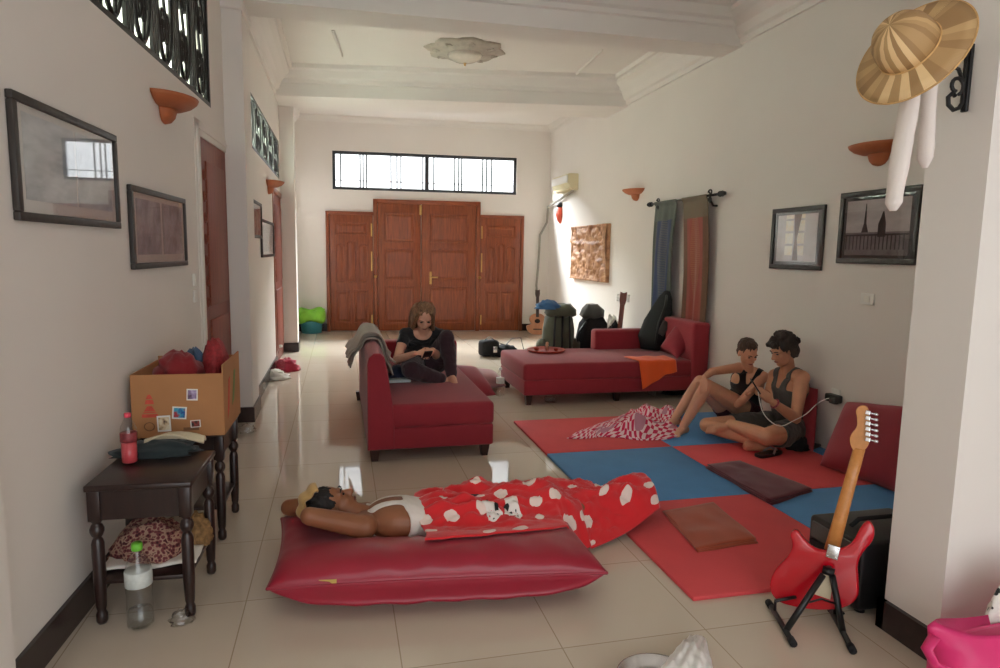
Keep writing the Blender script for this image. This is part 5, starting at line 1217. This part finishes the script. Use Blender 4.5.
def skin(name, c):
    t = NT(name); n = t.noise(t.coords(), 10, 4); t.link(t.ramp(n, [(.3, mul(c, .93)), (.7, mul(c, 1.06))]), t.b.inputs['Base Color'])
    t.b.inputs['Roughness'].default_value = .5; t.b.inputs['Subsurface Weight'].default_value = .08; t.b.inputs['Subsurface Radius'].default_value = (.02, .008, .004)
    t.bump(t.noise(t.coords(), 220, 2), .06, .002); return t.m
def hairmat(name, c1, c2):
    t = NT(name); n = t.noise(t.coords(scale=(3, 3, .6)), 45, 4); t.link(t.ramp(n, [(.3, c1), (.7, c2)]), t.b.inputs['Base Color']); t.b.inputs['Roughness'].default_value = .62
    t.bump(n, .6, .004); return t.m
def sides(a, b): return (V(b)-V(a)).normalized()

# --- woman on the near sofa, looking down at a phone -------------------------
b = Body(); dY = 0
pel = V((.70, 5.66, .50)); nb_ = at(422.5, 333, 5.58); 
shL, shR = at(405.5, 334.5, 5.56), at(440, 335, 5.62)
S1 = V((1, .12, 0)); sp1 = V((.735, 5.73, .62))
b.torso([pel+V((0, 0, -.06)), pel+V((0, .0, .05)), sp1, (sp1+nb_)/2+V((0, .04, .03)), nb_+V((0, .02, -.03)), nb_+V((0, 0, .02))], [S1, S1, S1, shR-shL, shR-shL, shR-shL], [.15, .165, .13, .15, .12, .05], [.10, .12, .095, .10, .07, .045])
hc = at(424, 317, 5.47)
b.limb('neck', [nb_+V((0, .01, -.02)), hc+V((0, .03, -.05))], [.052, .047])
h = b.head(hc, V((.0, -.88, -.62)), V((.02, -.5, 1)), 1.0, .9)
elL, wrL = at(396.5, 360, 5.42), at(415, 353.5, 5.22); 
b.limb('arm', [shL, shL.lerp(elL, .5), elL], [.047, .042, .034]); b.limb('forearm', [elL, elL.lerp(wrL, .35), wrL], [.035, .034, .023]); b.limb('shoulder', [shL, nb_.lerp(shL, .3)], [.05, .05])
b.hand('hand', wrL, at(424, 352, 5.19)-wrL, V((.2, .3, -1)), .92, .75, -1)
elR, wrR = at(437, 356, 5.55), at(432.5, 350, 5.25)
b.limb('arm', [shR, shR.lerp(elR, .5), elR], [.047, .042, .034]); b.limb('forearm', [elR, elR.lerp(wrR, .35), wrR], [.035, .034, .023]); b.limb('shoulder', [shR, nb_.lerp(shR, .3)], [.05, .05])
b.hand('hand', wrR, at(427, 353, 5.17)-wrR, V((-.5, .2, -.8)), .92, .75, 1)
kn, an = at(446.5, 338, 5.42), at(451.5, 375, 5.36)
hp_ = pel+V((.10, -.03, .02)); b.limb('thigh', [hp_, hp_.lerp(kn, .5), kn], [.092, .08, .056]); b.limb('shin', [kn, kn.lerp(an, .35), an], [.056, .054, .036]); b.foot('foot', an+V((0, -.01, .005)), V((.12, -1, -.18)), (0, -.15, 1), .92)
hp2 = pel+V((-.09, -.03, -.0)); kn2, an2 = at(411, 370, 5.26), at(440, 379, 5.32)
b.limb('thigh', [hp2, hp2.lerp(kn2, .5), kn2], [.092, .085, .066]); b.limb('shin', [kn2, kn2.lerp(an2, .35), an2], [.066, .062, .042]); b.foot('foot', an2, V((1, .05, -.12)), (0, -.6, .8), .92)
M['skin1'] = skin('fair_skin', srgb(214, 160, 134))
pw = b.finish('person', M['skin1'], 'person in black T-shirt and dark trousers on the near sofa, looking at a phone')
nm, T, VV = b.names, b.T, b.V_
M['tee'] = cloth('black_cotton', srgb(24, 22, 27), .9, 200, .15, .2); M['trous'] = cloth('dark_plum_trousers', srgb(50, 26, 34), .9, 150, .15, .3)
hm_i = np.array(((Matrix.Translation(nb_)).inverted()))
neckcut = (np.linalg.norm(VV-np.array(nb_+V((0, -.06, .03))), axis=1) > .085)
b.garment('tee_shirt', M['tee'], (((nm == 'torso') & (T > .12)) | (nm == 'shoulder') | ((nm == 'arm') & (T < .42))) & neckcut, .009, .007, 16)
b.garment('trousers', M['trous'], ((nm == 'torso') & (T < .26)) | (nm == 'thigh') | (nm == 'shin'), .010, .008, 14)
M['hair1'] = hairmat('light_brown_hair', srgb(86, 58, 40), srgb(152, 114, 80))
lw = []
for q in (-1, 1):
    for i in range(6):
        o_ = i*.012; lw.append(([(q*(.045+o_*.4), .045-o_*1.3, .085), (q*(.069+o_*.3), .035-o_*1.6, .03), (q*(.077+o_*.2), .02-o_*1.7, -.06), (q*(.084+.01*math.sin(i)), .0-o_, -.14), (q*(.092+.008*i*.5), -.03-o_, -.225)], [.016, .018, .017, .015, .007]))
for i in range(7): a = (i-3)/3; lw.append(([(a*.05, -.06, .08), (a*.075, -.092, 0), (a*.085, -.095, -.1), (a*.095, -.085, -.19), (a*.1, -.07, -.25)], [.03, .03, .028, .022, .01]))
b.hair('hair', M['hair1'], [((0, -.020, .038), (.078, .093, .087)), ((0, -.05, 0), (.074, .056, .09))], lw, nz=.003, smooth=4)
b.face(M['hair1'])
ph = at(427, 355.5, 5.14); m = MB(); m.box((0, 0, 0), (.07, .14, .009), bevel=.003, mat=frame(ph, (.95, .1, .05), (-.1, .75, -.6), (0, .6, .75)))
o = solo(m, 'mobile_phone', M['blackpl'], 'dark mobile phone held by the person on the near sofa', 'phone')
m = MB(); m.box((0, 0, .005), (.062, .128, .001), mat=frame(ph, (.95, .1, .05), (-.1, .75, -.6), (0, .6, .75))); m.build('screen', M['glass'], o)

# --- man cross-legged against the wall -------------------------------------
b = Body()
pel = at(790, 432, 4.52); pel.z = .125; nb_ = at(789, 373, 4.58); shN, shF = at(802, 378, 4.40), at(775.5, 376, 4.72)
Sd = (shN-shF).normalized(); S0 = V((Sd.x, Sd.y, 0)).normalized(); mid = pel.lerp(nb_, .42)+V((.005, .01, 0))
b.torso([pel+V((0, 0, -.05)), pel+V((0, 0, .06)), mid, pel.lerp(nb_, .72), nb_+V((0, 0, -.05)), nb_+V((0, 0, .02))], [S0, S0, S0, Sd, Sd, Sd], [.165, .17, .15, .175, .135, .055], [.115, .12, .105, .115, .085, .05])
hc = at(783.5, 350.5, 4.50); fd = V((-1, -.02, -.42))
b.limb('neck', [nb_+V((0, 0, -.03)), hc+V((.035, .01, -.05))], [.058, .054])
h = b.head(hc, fd, V((-.35, -.05, 1)), 1.04, 1.08)
elN, wrN = at(795.5, 418.5, 4.27), at(772.5, 402, 4.28)
b.limb('arm', [shN, shN.lerp(elN, .4), elN], [.056, .052, .040]); b.limb('forearm', [elN, elN.lerp(wrN, .3), wrN], [.042, .043, .027]); b.limb('shoulder', [shN, nb_.lerp(shN, .3)], [.062, .058])
b.hand('hand', wrN, at(757, 388, 4.32)-wrN, V((-.5, .6, .3)), 1.0, .6, 1)
elF, wrF = at(768, 398, 4.62), at(760, 392, 4.42)
b.limb('arm', [shF, shF.lerp(elF, .4), elF], [.056, .052, .040]); b.limb('forearm', [elF, elF.lerp(wrF, .3), wrF], [.041, .04, .027]); b.limb('shoulder', [shF, nb_.lerp(shF, .3)], [.062, .058])
b.hand('hand', wrF, at(752, 389, 4.40)-wrF, V((-.3, -.6, -.5)), 1.0, .6, -1)
knN, anN = at(766, 437, 4.13), at(731, 424, 4.42); hpN = pel+S0*.10+V((-.02, -.02, -.01)); knN.z = max(knN.z, .105)
b.limb('thigh', [hpN, hpN.lerp(knN, .5), knN], [.098, .088, .066]); b.limb('shin', [knN, knN.lerp(anN, .35), anN], [.062, .06, .038]); b.foot('foot', anN, V((-1, .35, -.05)), (-.2, -.5, .85), 1.0)
knF, anF = at(707, 425, 4.62), at(752, 441, 4.27); hpF = pel-S0*.10+V((-.02, 0, -.01)); knF.z = max(knF.z, .095)
b.limb('thigh', [hpF, hpF.lerp(knF, .5), knF], [.095, .083, .060]); b.limb('shin', [knF, knF.lerp(anF, .35), anF], [.058, .056, .036]); b.foot('foot', V((anF.x, anF.y, max(anF.z, .085))), V((1, -.3, -.1)), (.1, .3, .9), 1.0)
M['skin2'] = skin('tanned_skin', srgb(204, 146, 114))
pm = b.finish('person', M['skin2'], 'person in grey tank top sitting cross-legged by the right wall with a phone')
nm, T, VV = b.names, b.T, b.V_
M['greytank'] = cloth('grey_jersey', srgb(92, 90, 86), .9, 200, .1, .25); M['greyshort'] = cloth('dark_grey_shorts', srgb(72, 70, 66), .9, 160, .12, .3)
def dline(P, a, c):
    a, c = np.array(a), np.array(c); ab = c-a; t_ = np.clip(((P-a)@ab)/(ab@ab), 0, 1); return np.linalg.norm(P-(a+t_[:, None]*ab), axis=1)
def tank(b, nb_, shs, front, drop=.11, strap=.028, lo=.15, frac=.52):
    nm, T, VV = b.names, b.T, b.V_
    rel = VV-np.array(nb_); f = np.array(V(front).normalized())
    base = ((nm == 'torso') & (T > lo)) | (nm == 'shoulder')
    top = np.zeros(len(VV), bool)
    for sh in shs:
        mid_ = V(nb_).lerp(V(sh), frac)
        top |= (np.abs((VV-np.array(mid_))@np.array((V(sh)-V(nb_)).normalized())) < strap)
    low = rel[:, 2] < -drop
    arm = np.ones(len(VV), bool)
    for sh in shs: arm &= np.linalg.norm(VV-np.array(V(sh)+V((0, 0, -.055))), axis=1) > .085
    ext = base | ((nm == 'arm') & (T < .12)) | ((nm == 'neck') & (T < .2))
    return (base & low & arm) | (ext & top & (rel[:, 2] < .08))
fr_ = V((-1, -.0, 0))
b.garment('tank_top', M['greytank'], tank(b, nb_, (shN, shF), fr_, .115, .03), .008, .005, 15)
b.garment('shorts', M['greyshort'], ((nm == 'torso') & (T < .25)) | ((nm == 'thigh') & (T < .68)), .014, .010, 13)
m = MB(); q = wrN.lerp(elN, .1); ax_ = (wrN-elN).normalized(); u1 = ax_.orthogonal().normalized(); u2 = ax_.cross(u1)
m.tube([q+(u1*math.cos(a)+u2*math.sin(a))*.034 for a in [2*PI*j/24 for j in range(24)]], .007, 8, closed=True); m.build('bracelet', plain('red_white_bracelet', srgb(170, 80, 90), .6, .5, 80), pm)
M['hair2'] = hairmat('dark_brown_hair', srgb(24, 17, 14), srgb(56, 38, 28))
rr = random.Random(5); curls = []
for i in range(46):
    a = rr.uniform(-PI, PI); e = rr.uniform(-.25, 1.3); x, y, z = .092*math.cos(e)*math.sin(a), -.015-.104*math.cos(e)*math.cos(a), .035+.098*math.sin(e)
    if y > .045 and z < .075: continue
    curls.append(((x, y, z), (rr.uniform(.018, .028),)*3))
b.hair('hair', M['hair2'], [((0, -.028, .045), (.090, .098, .092)), ((0, -.07, -.02), (.07, .045, .07))]+curls+[((q*.03, .085, .085), (.03, .025, .02)) for q in (-1, 0, 1)]+[((q*.079, -.02, -.015), (.016, .03, .04)) for q in (-1, 1)], nz=.008, nsc=30)
b.face(M['hair2'])
q1_ = at(755.5, 386.5, 4.34); m = MB(); pmx = frame(q1_, (.35, .9, .1), (-.55, .1, .8), (.7, -.35, .5)); m.box((0, 0, 0), (.068, .13, .009), bevel=.003, mat=pmx); o = solo(m, 'mobile_phone', M['blackpl'], 'dark mobile phone held by the person in grey, charging cable attached', 'phone')
m = MB(); m.box((0, 0, .005), (.06, .118, .001), mat=pmx); m.build('screen', M['glass'], o)
cabp = [at(758, 392, 4.30), at(762, 410, 4.22), at(770, 421, 4.12), at(781, 426, 4.08), at(793, 421, 4.06), at(806, 414, 4.08), at(817, 404, 4.15), atr(826, 399, .10), V((wp.x-.06, wp.y, wp.z))]
cp2 = []
for i in range(len(cabp)-1):
    A_, B_, C2, D2_ = cabp[max(i-1, 0)], cabp[i], cabp[i+1], cabp[min(i+2, len(cabp)-1)]
    for j in range(8): f_ = j/8; cp2.append((B_*2+(C2-A_)*f_+(A_*2-B_*5+C2*4-D2_)*f_*f_+(B_*3-A_-C2*3+D2_)*f_**3)*.5)
m = MB(); m.tube(cp2, .0035, 6); solo(m, 'charging_cable', M['white'], 'white charging cable looping from the phone to the wall adaptor', 'cable')

# --- woman beside him, knees drawn up ---------------------------------------
b = Body()
pel = at(741, 421, 4.98); pel.z = .13; nb_ = at(750, 370, 4.93); shA, shB = at(738.5, 367.5, 4.94), at(764, 377, 4.84)
Sd = (shB-shA).normalized(); S0 = V((.8, -.6, 0)); mid = pel.lerp(nb_, .45)+V((.03, .03, 0))
b.torso([pel+V((0, 0, -.05)), pel+V((0, 0, .06)), mid, pel.lerp(nb_, .72)+V((.0, .0, .0)), nb_+V((0, 0, -.05)), nb_+V((0, 0, .02))], [S0, S0, S0, Sd, Sd, Sd], [.16, .16, .12, .14, .11, .048], [.115, .115, .088, .10, .07, .043])
hc = at(747.3, 353, 4.84)
b.limb('neck', [nb_+V((0, 0, -.03)), hc+V((.01, .03, -.05))], [.047, .044])
h = b.head(hc, V((.02, -.9, -.45)), V((-.06, -.35, 1)), .97, .85)
elA, wrA = at(711, 370, 4.80), at(704.5, 379, 4.70)
elA = at(712, 371.5, 4.72); wrA = at(704.5, 377, 4.58)
b.limb('arm', [shA, shA.lerp(elA, .4), elA], [.043, .039, .031]); b.limb('forearm', [elA, elA.lerp(wrA, .4), wrA], [.032, .030, .022]); b.limb('shoulder', [shA, nb_.lerp(shA, .3)], [.046, .046])
b.hand('hand', wrA, V((-.18, -.25, -1)), V((.4, .5, -.2)), .9, .45, 1)
elB, wrB = at(750, 404, 4.72), at(744, 398, 4.60)
elB = at(738, 404.5, 4.70); wrB = at(748, 396.5, 4.55)
b.limb('arm', [shB, shB.lerp(elB, .4), elB], [.043, .039, .031]); b.limb('forearm', [elB, elB.lerp(wrB, .4), wrB], [.032, .031, .022]); b.limb('shoulder', [shB, nb_.lerp(shB, .3)], [.046, .046])
b.hand('hand', wrB, at(757, 389, 4.46)-wrB, V((-.2, .5, .6)), .9, .6, -1)
k1, a1 = at(707, 385.5, 4.74), at(683.5, 427, 4.80); a1.z = max(a1.z, .085); h1 = pel+S0*.09+V((-.02, -.02, -.01))
b.limb('thigh', [h1, h1.lerp(k1, .5), k1], [.092, .08, .054]); b.limb('shin', [k1, k1.lerp(a1, .3), a1], [.053, .054, .034]); b.foot('foot', a1, V((-.85, -.5, -.12)), (0, 0, 1), .92)
k2, a2 = at(700, 381.5, 5.0), at(675, 420, 5.06); a2.z = max(a2.z, .085); h2 = pel-S0*.09+V((-.02, .0, -.01))
b.limb('thigh', [h2, h2.lerp(k2, .5), k2], [.092, .08, .054]); b.limb('shin', [k2, k2.lerp(a2, .3), a2], [.053, .054, .034]); b.foot('foot', a2, V((-.9, -.4, -.12)), (0, 0, 1), .92)
M['skin3'] = skin('light_tanned_skin', srgb(212, 156, 126))
p3 = b.finish('person', M['skin3'], 'person in black tank top, short hair, knees drawn up beside the person in grey')
nm, T, VV = b.names, b.T, b.V_
b.garment('tank_top', M['tee'], tank(b, nb_, (shA, shB), V((-.5, -.8, 0)), .11, .024, .12, .62), .007, .005, 15)
b.garment('shorts', plain('dark_red_shorts', srgb(70, 26, 40), .9, .15), ((nm == 'torso') & (T < .22)) | ((nm == 'thigh') & (T < .24)), .009, .006, 13)
M['hair3'] = hairmat('brown_cropped_hair', srgb(44, 30, 24), srgb(92, 66, 48))
b.hair('hair', M['hair3'], [((0, -.022, .046), (.079, .092, .085)), ((0, .02, .10), (.05, .05, .035)), ((0, -.06, -.01), (.066, .04, .06))], nz=.007, nsc=38)
b.face(M['hair3'])

# --- sleeper on the floor cushion ------------------------------------------
b = Body()
nb_ = at(366, 520, 3.10); shN, shF = at(364, 527, 2.97), at(366, 514, 3.26); pel = V((.62, 3.14, .17))
Sd = (shF-shN).normalized(); chest = V((.27, 3.10, .185))
b.torso([pel+V((.10, .01, -.01)), pel, V((.45, 3.12, .165)), chest, V((nb_.x+.06, nb_.y, nb_.z)), nb_], [V((0, 1, 0))]*3+[Sd]*3, [.16, .165, .14, .165, .13, .055], [.085, .092, .08, .10, .085, .05])
hc = at(333.5, 507, 3.12)
b.limb('neck', [nb_+V((.03, 0, 0)), hc+V((.05, 0, -.02))], [.058, .054])
h = b.head(hc, V((.62, .15, .77)), V((-.8, -.05, .58)), 1.0, 1.0)
elN, wrN = at(309, 516, 2.90), at(328, 522, 3.08)
b.limb('arm', [shN, shN.lerp(elN, .4), elN], [.056, .05, .040]); b.limb('forearm', [elN, elN.lerp(wrN, .35), wrN], [.04, .039, .028]); b.limb('shoulder', [shN, nb_.lerp(shN, .3)], [.06, .056])
b.hand('hand', wrN, V((.3, .9, -.05)), V((-.1, 0, .9)), .95, .25, 1)
elF, wrF = at(289, 507.5, 3.28), at(313, 503.5, 3.20)
b.limb('arm', [shF, shF.lerp(elF, .4), elF], [.056, .05, .040]); b.limb('forearm', [elF, elF.lerp(wrF, .35), wrF], [.04, .039, .028]); b.limb('shoulder', [shF, nb_.lerp(shF, .3)], [.06, .056])
b.hand('hand', wrF, V((.6, -.6, -.15)), V((.2, .1, -.9)), .95, .3, -1)
for sg in (-1, 1):
    hp_ = pel+V((.06, sg*.09, 0)); kn = V((1.06, 3.18+sg*.085, .175)); an = V((1.46, 3.28+sg*.08, .085))
    b.limb('thigh', [hp_, hp_.lerp(kn, .5), kn], [.085, .072, .052]); b.limb('shin', [kn, kn.lerp(an, .35), an], [.05, .048, .034]); b.foot('foot', an+V((.01, 0, -.01)), V((.75, .1, .5)), (-.6, 0, .7), .85)
M['skin4'] = skin('brown_skin', srgb(142, 90, 60))
p4 = b.finish('person', M['skin4'], 'person in white tank top asleep on the crimson floor cushion, arms behind the head')
nm, T, VV = b.names, b.T, b.V_
rel = VV-np.array(nb_)
armh = np.ones(len(VV), bool)
for sh in (shN, shF): armh &= np.linalg.norm((VV-np.array(V(sh)+V((.09, 0, .0))))*np.array((.8, 1, 1)), axis=1) > .10
strap = np.zeros(len(VV), bool)
for sh in (shN, shF):
    md = V(nb_).lerp(V(sh), .5); strap |= np.abs((VV-np.array(md))@np.array((V(sh)-V(nb_)).normalized())) < .02
base = ((nm == 'torso') & (T < .98)) | (nm == 'shoulder')
M['whitetank'] = cloth('white_ribbed_cotton', srgb(226, 220, 212), .9, 200, .04, .25)
b.garment('tank_top', M['whitetank'], base & ((armh & (rel[:, 0] > .17)) | (strap & (rel[:, 0] > .0))), .007, .004, 15)
b.garment('shorts', plain('dark_shorts', srgb(40, 40, 50), .9), ((nm == 'torso') & (T < .2)) | ((nm == 'thigh') & (T < .5)), .008, .004, 13)
M['hair4'] = hairmat('black_hair', srgb(12, 9, 9), srgb(28, 21, 19))
b.hair('hair', M['hair4'], [((0, -.024, .046), (.083, .094, .088)), ((0, -.06, -.01), (.068, .045, .065))], nz=.006, nsc=46)
b.face(M['hair4'], lip=(110, 62, 54))
M['tan'] = cloth('tan_headscarf', srgb(198, 160, 100), .9, 120, .15, .4)
m = MB(); k = 1.0
def hb(u, v):
    a = .62-1.75*u; r = .112+.006*math.sin(u*17)-.022*(v*2-1)**2
    return b.hm @ V(((v*2-1)*.055, -.024+r*math.sin(a), .046+r*math.cos(a)*.98))
m.sheet(hb, 40, 12, .012); m.build('headscarf', M['tan'], p4)
m = MB(); q = b.hm @ V((-.073, .012, -.03)) if (b.hm @ V((-.073, 0, 0))).y < (b.hm @ V((.073, 0, 0))).y else b.hm @ V((.073, .012, -.03)); m.sphere(q+V((0, -.008, 0)), .008, seg=12); m.tube([q+V((0, -.008, 0)), q+V((.02, -.012, -.03)), q+V((.07, -.01, -.05))], .003, 6); m.build('earphone', M['white'], p4)

# red dotted blanket over the sleeper's legs
t = NT('red_dotted_fleece'); uv = t.coords('UV', (9.5, 6.2, 1)); vo = t.new('ShaderNodeTexVoronoi'); vo.inputs['Scale'].default_value = 1; vo.inputs['Randomness'].default_value = .42; t.link(uv, vo.inputs['Vector'])
n = t.noise(uv, 2, 2); dd = t.math('ADD', vo.outputs[0], t.math('MULTIPLY', n, .12))
c = t.mix(t.math('LESS_THAN', dd, .36), srgb(214, 28, 36), srgb(238, 216, 206)); t.link(c, t.b.inputs['Base Color']); t.b.inputs['Roughness'].default_value = .85; t.b.inputs['Sheen Weight'].default_value = .3; t.bump(t.noise(uv, 60, 2), .2, .003); M['dots'] = t.m
def ridge(x):                                                        # height of the covered legs along the body
    P = [(.30, .25), (.45, .265), (.62, .275), (.85, .28), (1.05, .265), (1.25, .215), (1.42, .205), (1.52, .225), (1.60, .24), (1.66, .235), (1.72, .21)]
    for (a, ha), (c_, hc_) in zip(P, P[1:]):
        if x <= c_: f_ = (x-a)/(c_-a); f_ = f_*f_*(3-2*f_); return ha*(1-f_)+hc_*f_
    return P[-1][1]
def axisY(x): return 3.12+max(0, x-.6)*.17
def ground(x, y):                                                    # cushion top, then the floor beyond its end
    return max(.006, sum(cush_top(x+a, y) for a in (-.05, -.025, 0, .025, .05))/5)
def bl(u, v):
    x = .345+1.33*u+.02*math.sin(v*9)*(1-u)
    w0 = -.26-.05*math.sin(u*4) if u < .62 else -.26-.05*math.sin(u*4)+.0
    y0, y1 = axisY(x)-(.39-.10*max(0, min(1, (x-.95)/.25))-.26*max(0, x-1.2)), axisY(x)+.27
    y = y0+(y1-y0)*v; ay = axisY(x); g = ground(x, y)+.012
    r = ridge(x)-g; wd = .215 if x < 1.2 else .18
    q = (y-ay)/wd; hgt = g+max(0, r)*math.exp(-abs(q)**3.2)
    fold = (.013*math.sin(x*9+y*22)+.05*abs(fbm((x*1.1, y*2.6, 0), 5, 4))+.018*math.sin(x*16-y*34+3*noise.noise(V((x*3, y*3, 0))))*math.exp(-((y-ay-.12)/.16)**2))*min(1, abs(hgt-g)/.05+.35)
    edge = min(1, 9*min(v, 1-v, u+.02, 1-u+.02))
    return V((x, y, max(g, hgt+fold*edge)))
m = MB(); m.sheet(bl, 130, 64, .009, uvs=(1, 1))
bk = solo(m, 'dotted_blanket', M['dots'], 'red blanket with white dots covering the sleeper from waist to feet', 'blanket')
def patch(name, mat, poly, lift, us, vs, par):
    """a flat printed figure following the blanket's surface"""
    m = MB(); P = smooth_poly(poly, 2); cu, cv = sum(p[0] for p in P)/len(P), sum(p[1] for p in P)/len(P)
    rings = []
    for k in range(7):
        f_ = k/6; rings.append([(cu+(pu-cu)*f_, cv+(pv-cv)*f_) for pu, pv in P])
    def lv(pu, pv):
        e = 1e-3; p = bl(pu, pv); a = (bl(pu+e, pv)-p).cross(bl(pu, pv+e)-p).normalized(); a = a if a.z > 0 else -a; return p+a*lift
    vsl = [lv(*q) for r in rings[1:] for q in r]; n_ = len(P); fs = [(k*n_+j, k*n_+(j+1) % n_, (k+1)*n_+(j+1) % n_, (k+1)*n_+j) for k in range(5) for j in range(n_)]; fs.append(list(range(n_)))
    m.add(vsl, fs); return m.build(name, mat, par)
M['printwhite'] = plain('white_fleece_print', srgb(240, 232, 226), .85, .03); M['printblack'] = plain('black_fleece_print', srgb(24, 22, 24), .85, .1)
cu, cv = .30, .30; bw = []
for sg in (-1, 1):
    bw.append(patch('bow_loop', M['printwhite'], [(cu+sg*.004, cv+.015), (cu+sg*.03, cv+.08), (cu+sg*.07, cv+.09), (cu+sg*.06, cv+.02), (cu+sg*.072, cv-.05), (cu+sg*.05, cv-.09), (cu+sg*.018, cv-.035), (cu+sg*.004, cv-.02)], .0075, 0, 0, bk))
    for du, dv in ((.028, -.02), (.045, -.05), (.05, 0), (.05, .06)):
        patch('bow_dot', M['printblack'], [(cu+sg*du+.004*math.cos(a), cv+dv+.009*math.sin(a)) for a in [2*PI*j/6 for j in range(6)]], .0095, 0, 0, bw[-1])
    patch('bow_button', M['printblack'], [(cu+sg*.022+.010*math.cos(a), cv+.035+.022*math.sin(a)) for a in [2*PI*j/8 for j in range(8)]], .0105, 0, 0, bk)
# ---------------------------------------------------------------- light
w = bpy.data.worlds.new('daylight'); S.world = w; w.use_nodes = True
bg = w.node_tree.nodes['Background']; bg.inputs[0].default_value = (.93, .97, 1, 1); bg.inputs[1].default_value = 2.35
def area(name, L, c, sx, sz, power, col, tilt=0, flip=False):
    l = bpy.data.lights.new(name, 'AREA'); l.shape = 'RECTANGLE'; l.size = sx; l.size_y = sz; l.energy = power; l.color = col
    o = bpy.data.objects.new(name, l); COL.objects.link(o)
    x = (L.to_3x3() @ V((1, 0, 0))); n = L.to_3x3() @ V((0, 1, 0))           # lamp shines along its -z, into the room
    z = (n*math.cos(tilt) + V((0, 0, 1))*math.sin(tilt)).normalized(); y = z.cross(x)
    o.matrix_world = frame(L @ V(c), x, y, z); return o
area('daylight_entrance', BW, ((ws0+ws1)/2, .6, wz1+.55), ws1-ws0, .8, 1900, (.9, .97, 1), .85)
area('daylight_far_grille', LF, ((ty0+ty1)/2, .35, (tz0+tz1)/2), ty1-ty0, .6, 640, (.92, .98, 1), -.25)
area('daylight_near_grille', LW, ((so0+so1)/2, .4, 2.95), so1-so0, .8, 40, (1, .98, .94), .1)
vs_ = S.view_settings; S.display_settings.display_device = 'sRGB'
vs_.view_transform = 'Standard'; vs_.look = 'None'; vs_.gamma = 1; vs_.exposure = .42; vs_.use_curve_mapping = False
S.cycles.max_bounces = 10; S.cycles.diffuse_bounces = 6; S.cycles.transparent_max_bounces = 16
S.cycles.use_denoising = True; S.cycles.sample_clamp_indirect = 6; S.cycles.caustics_refractive = False; S.cycles.caustics_reflective = False
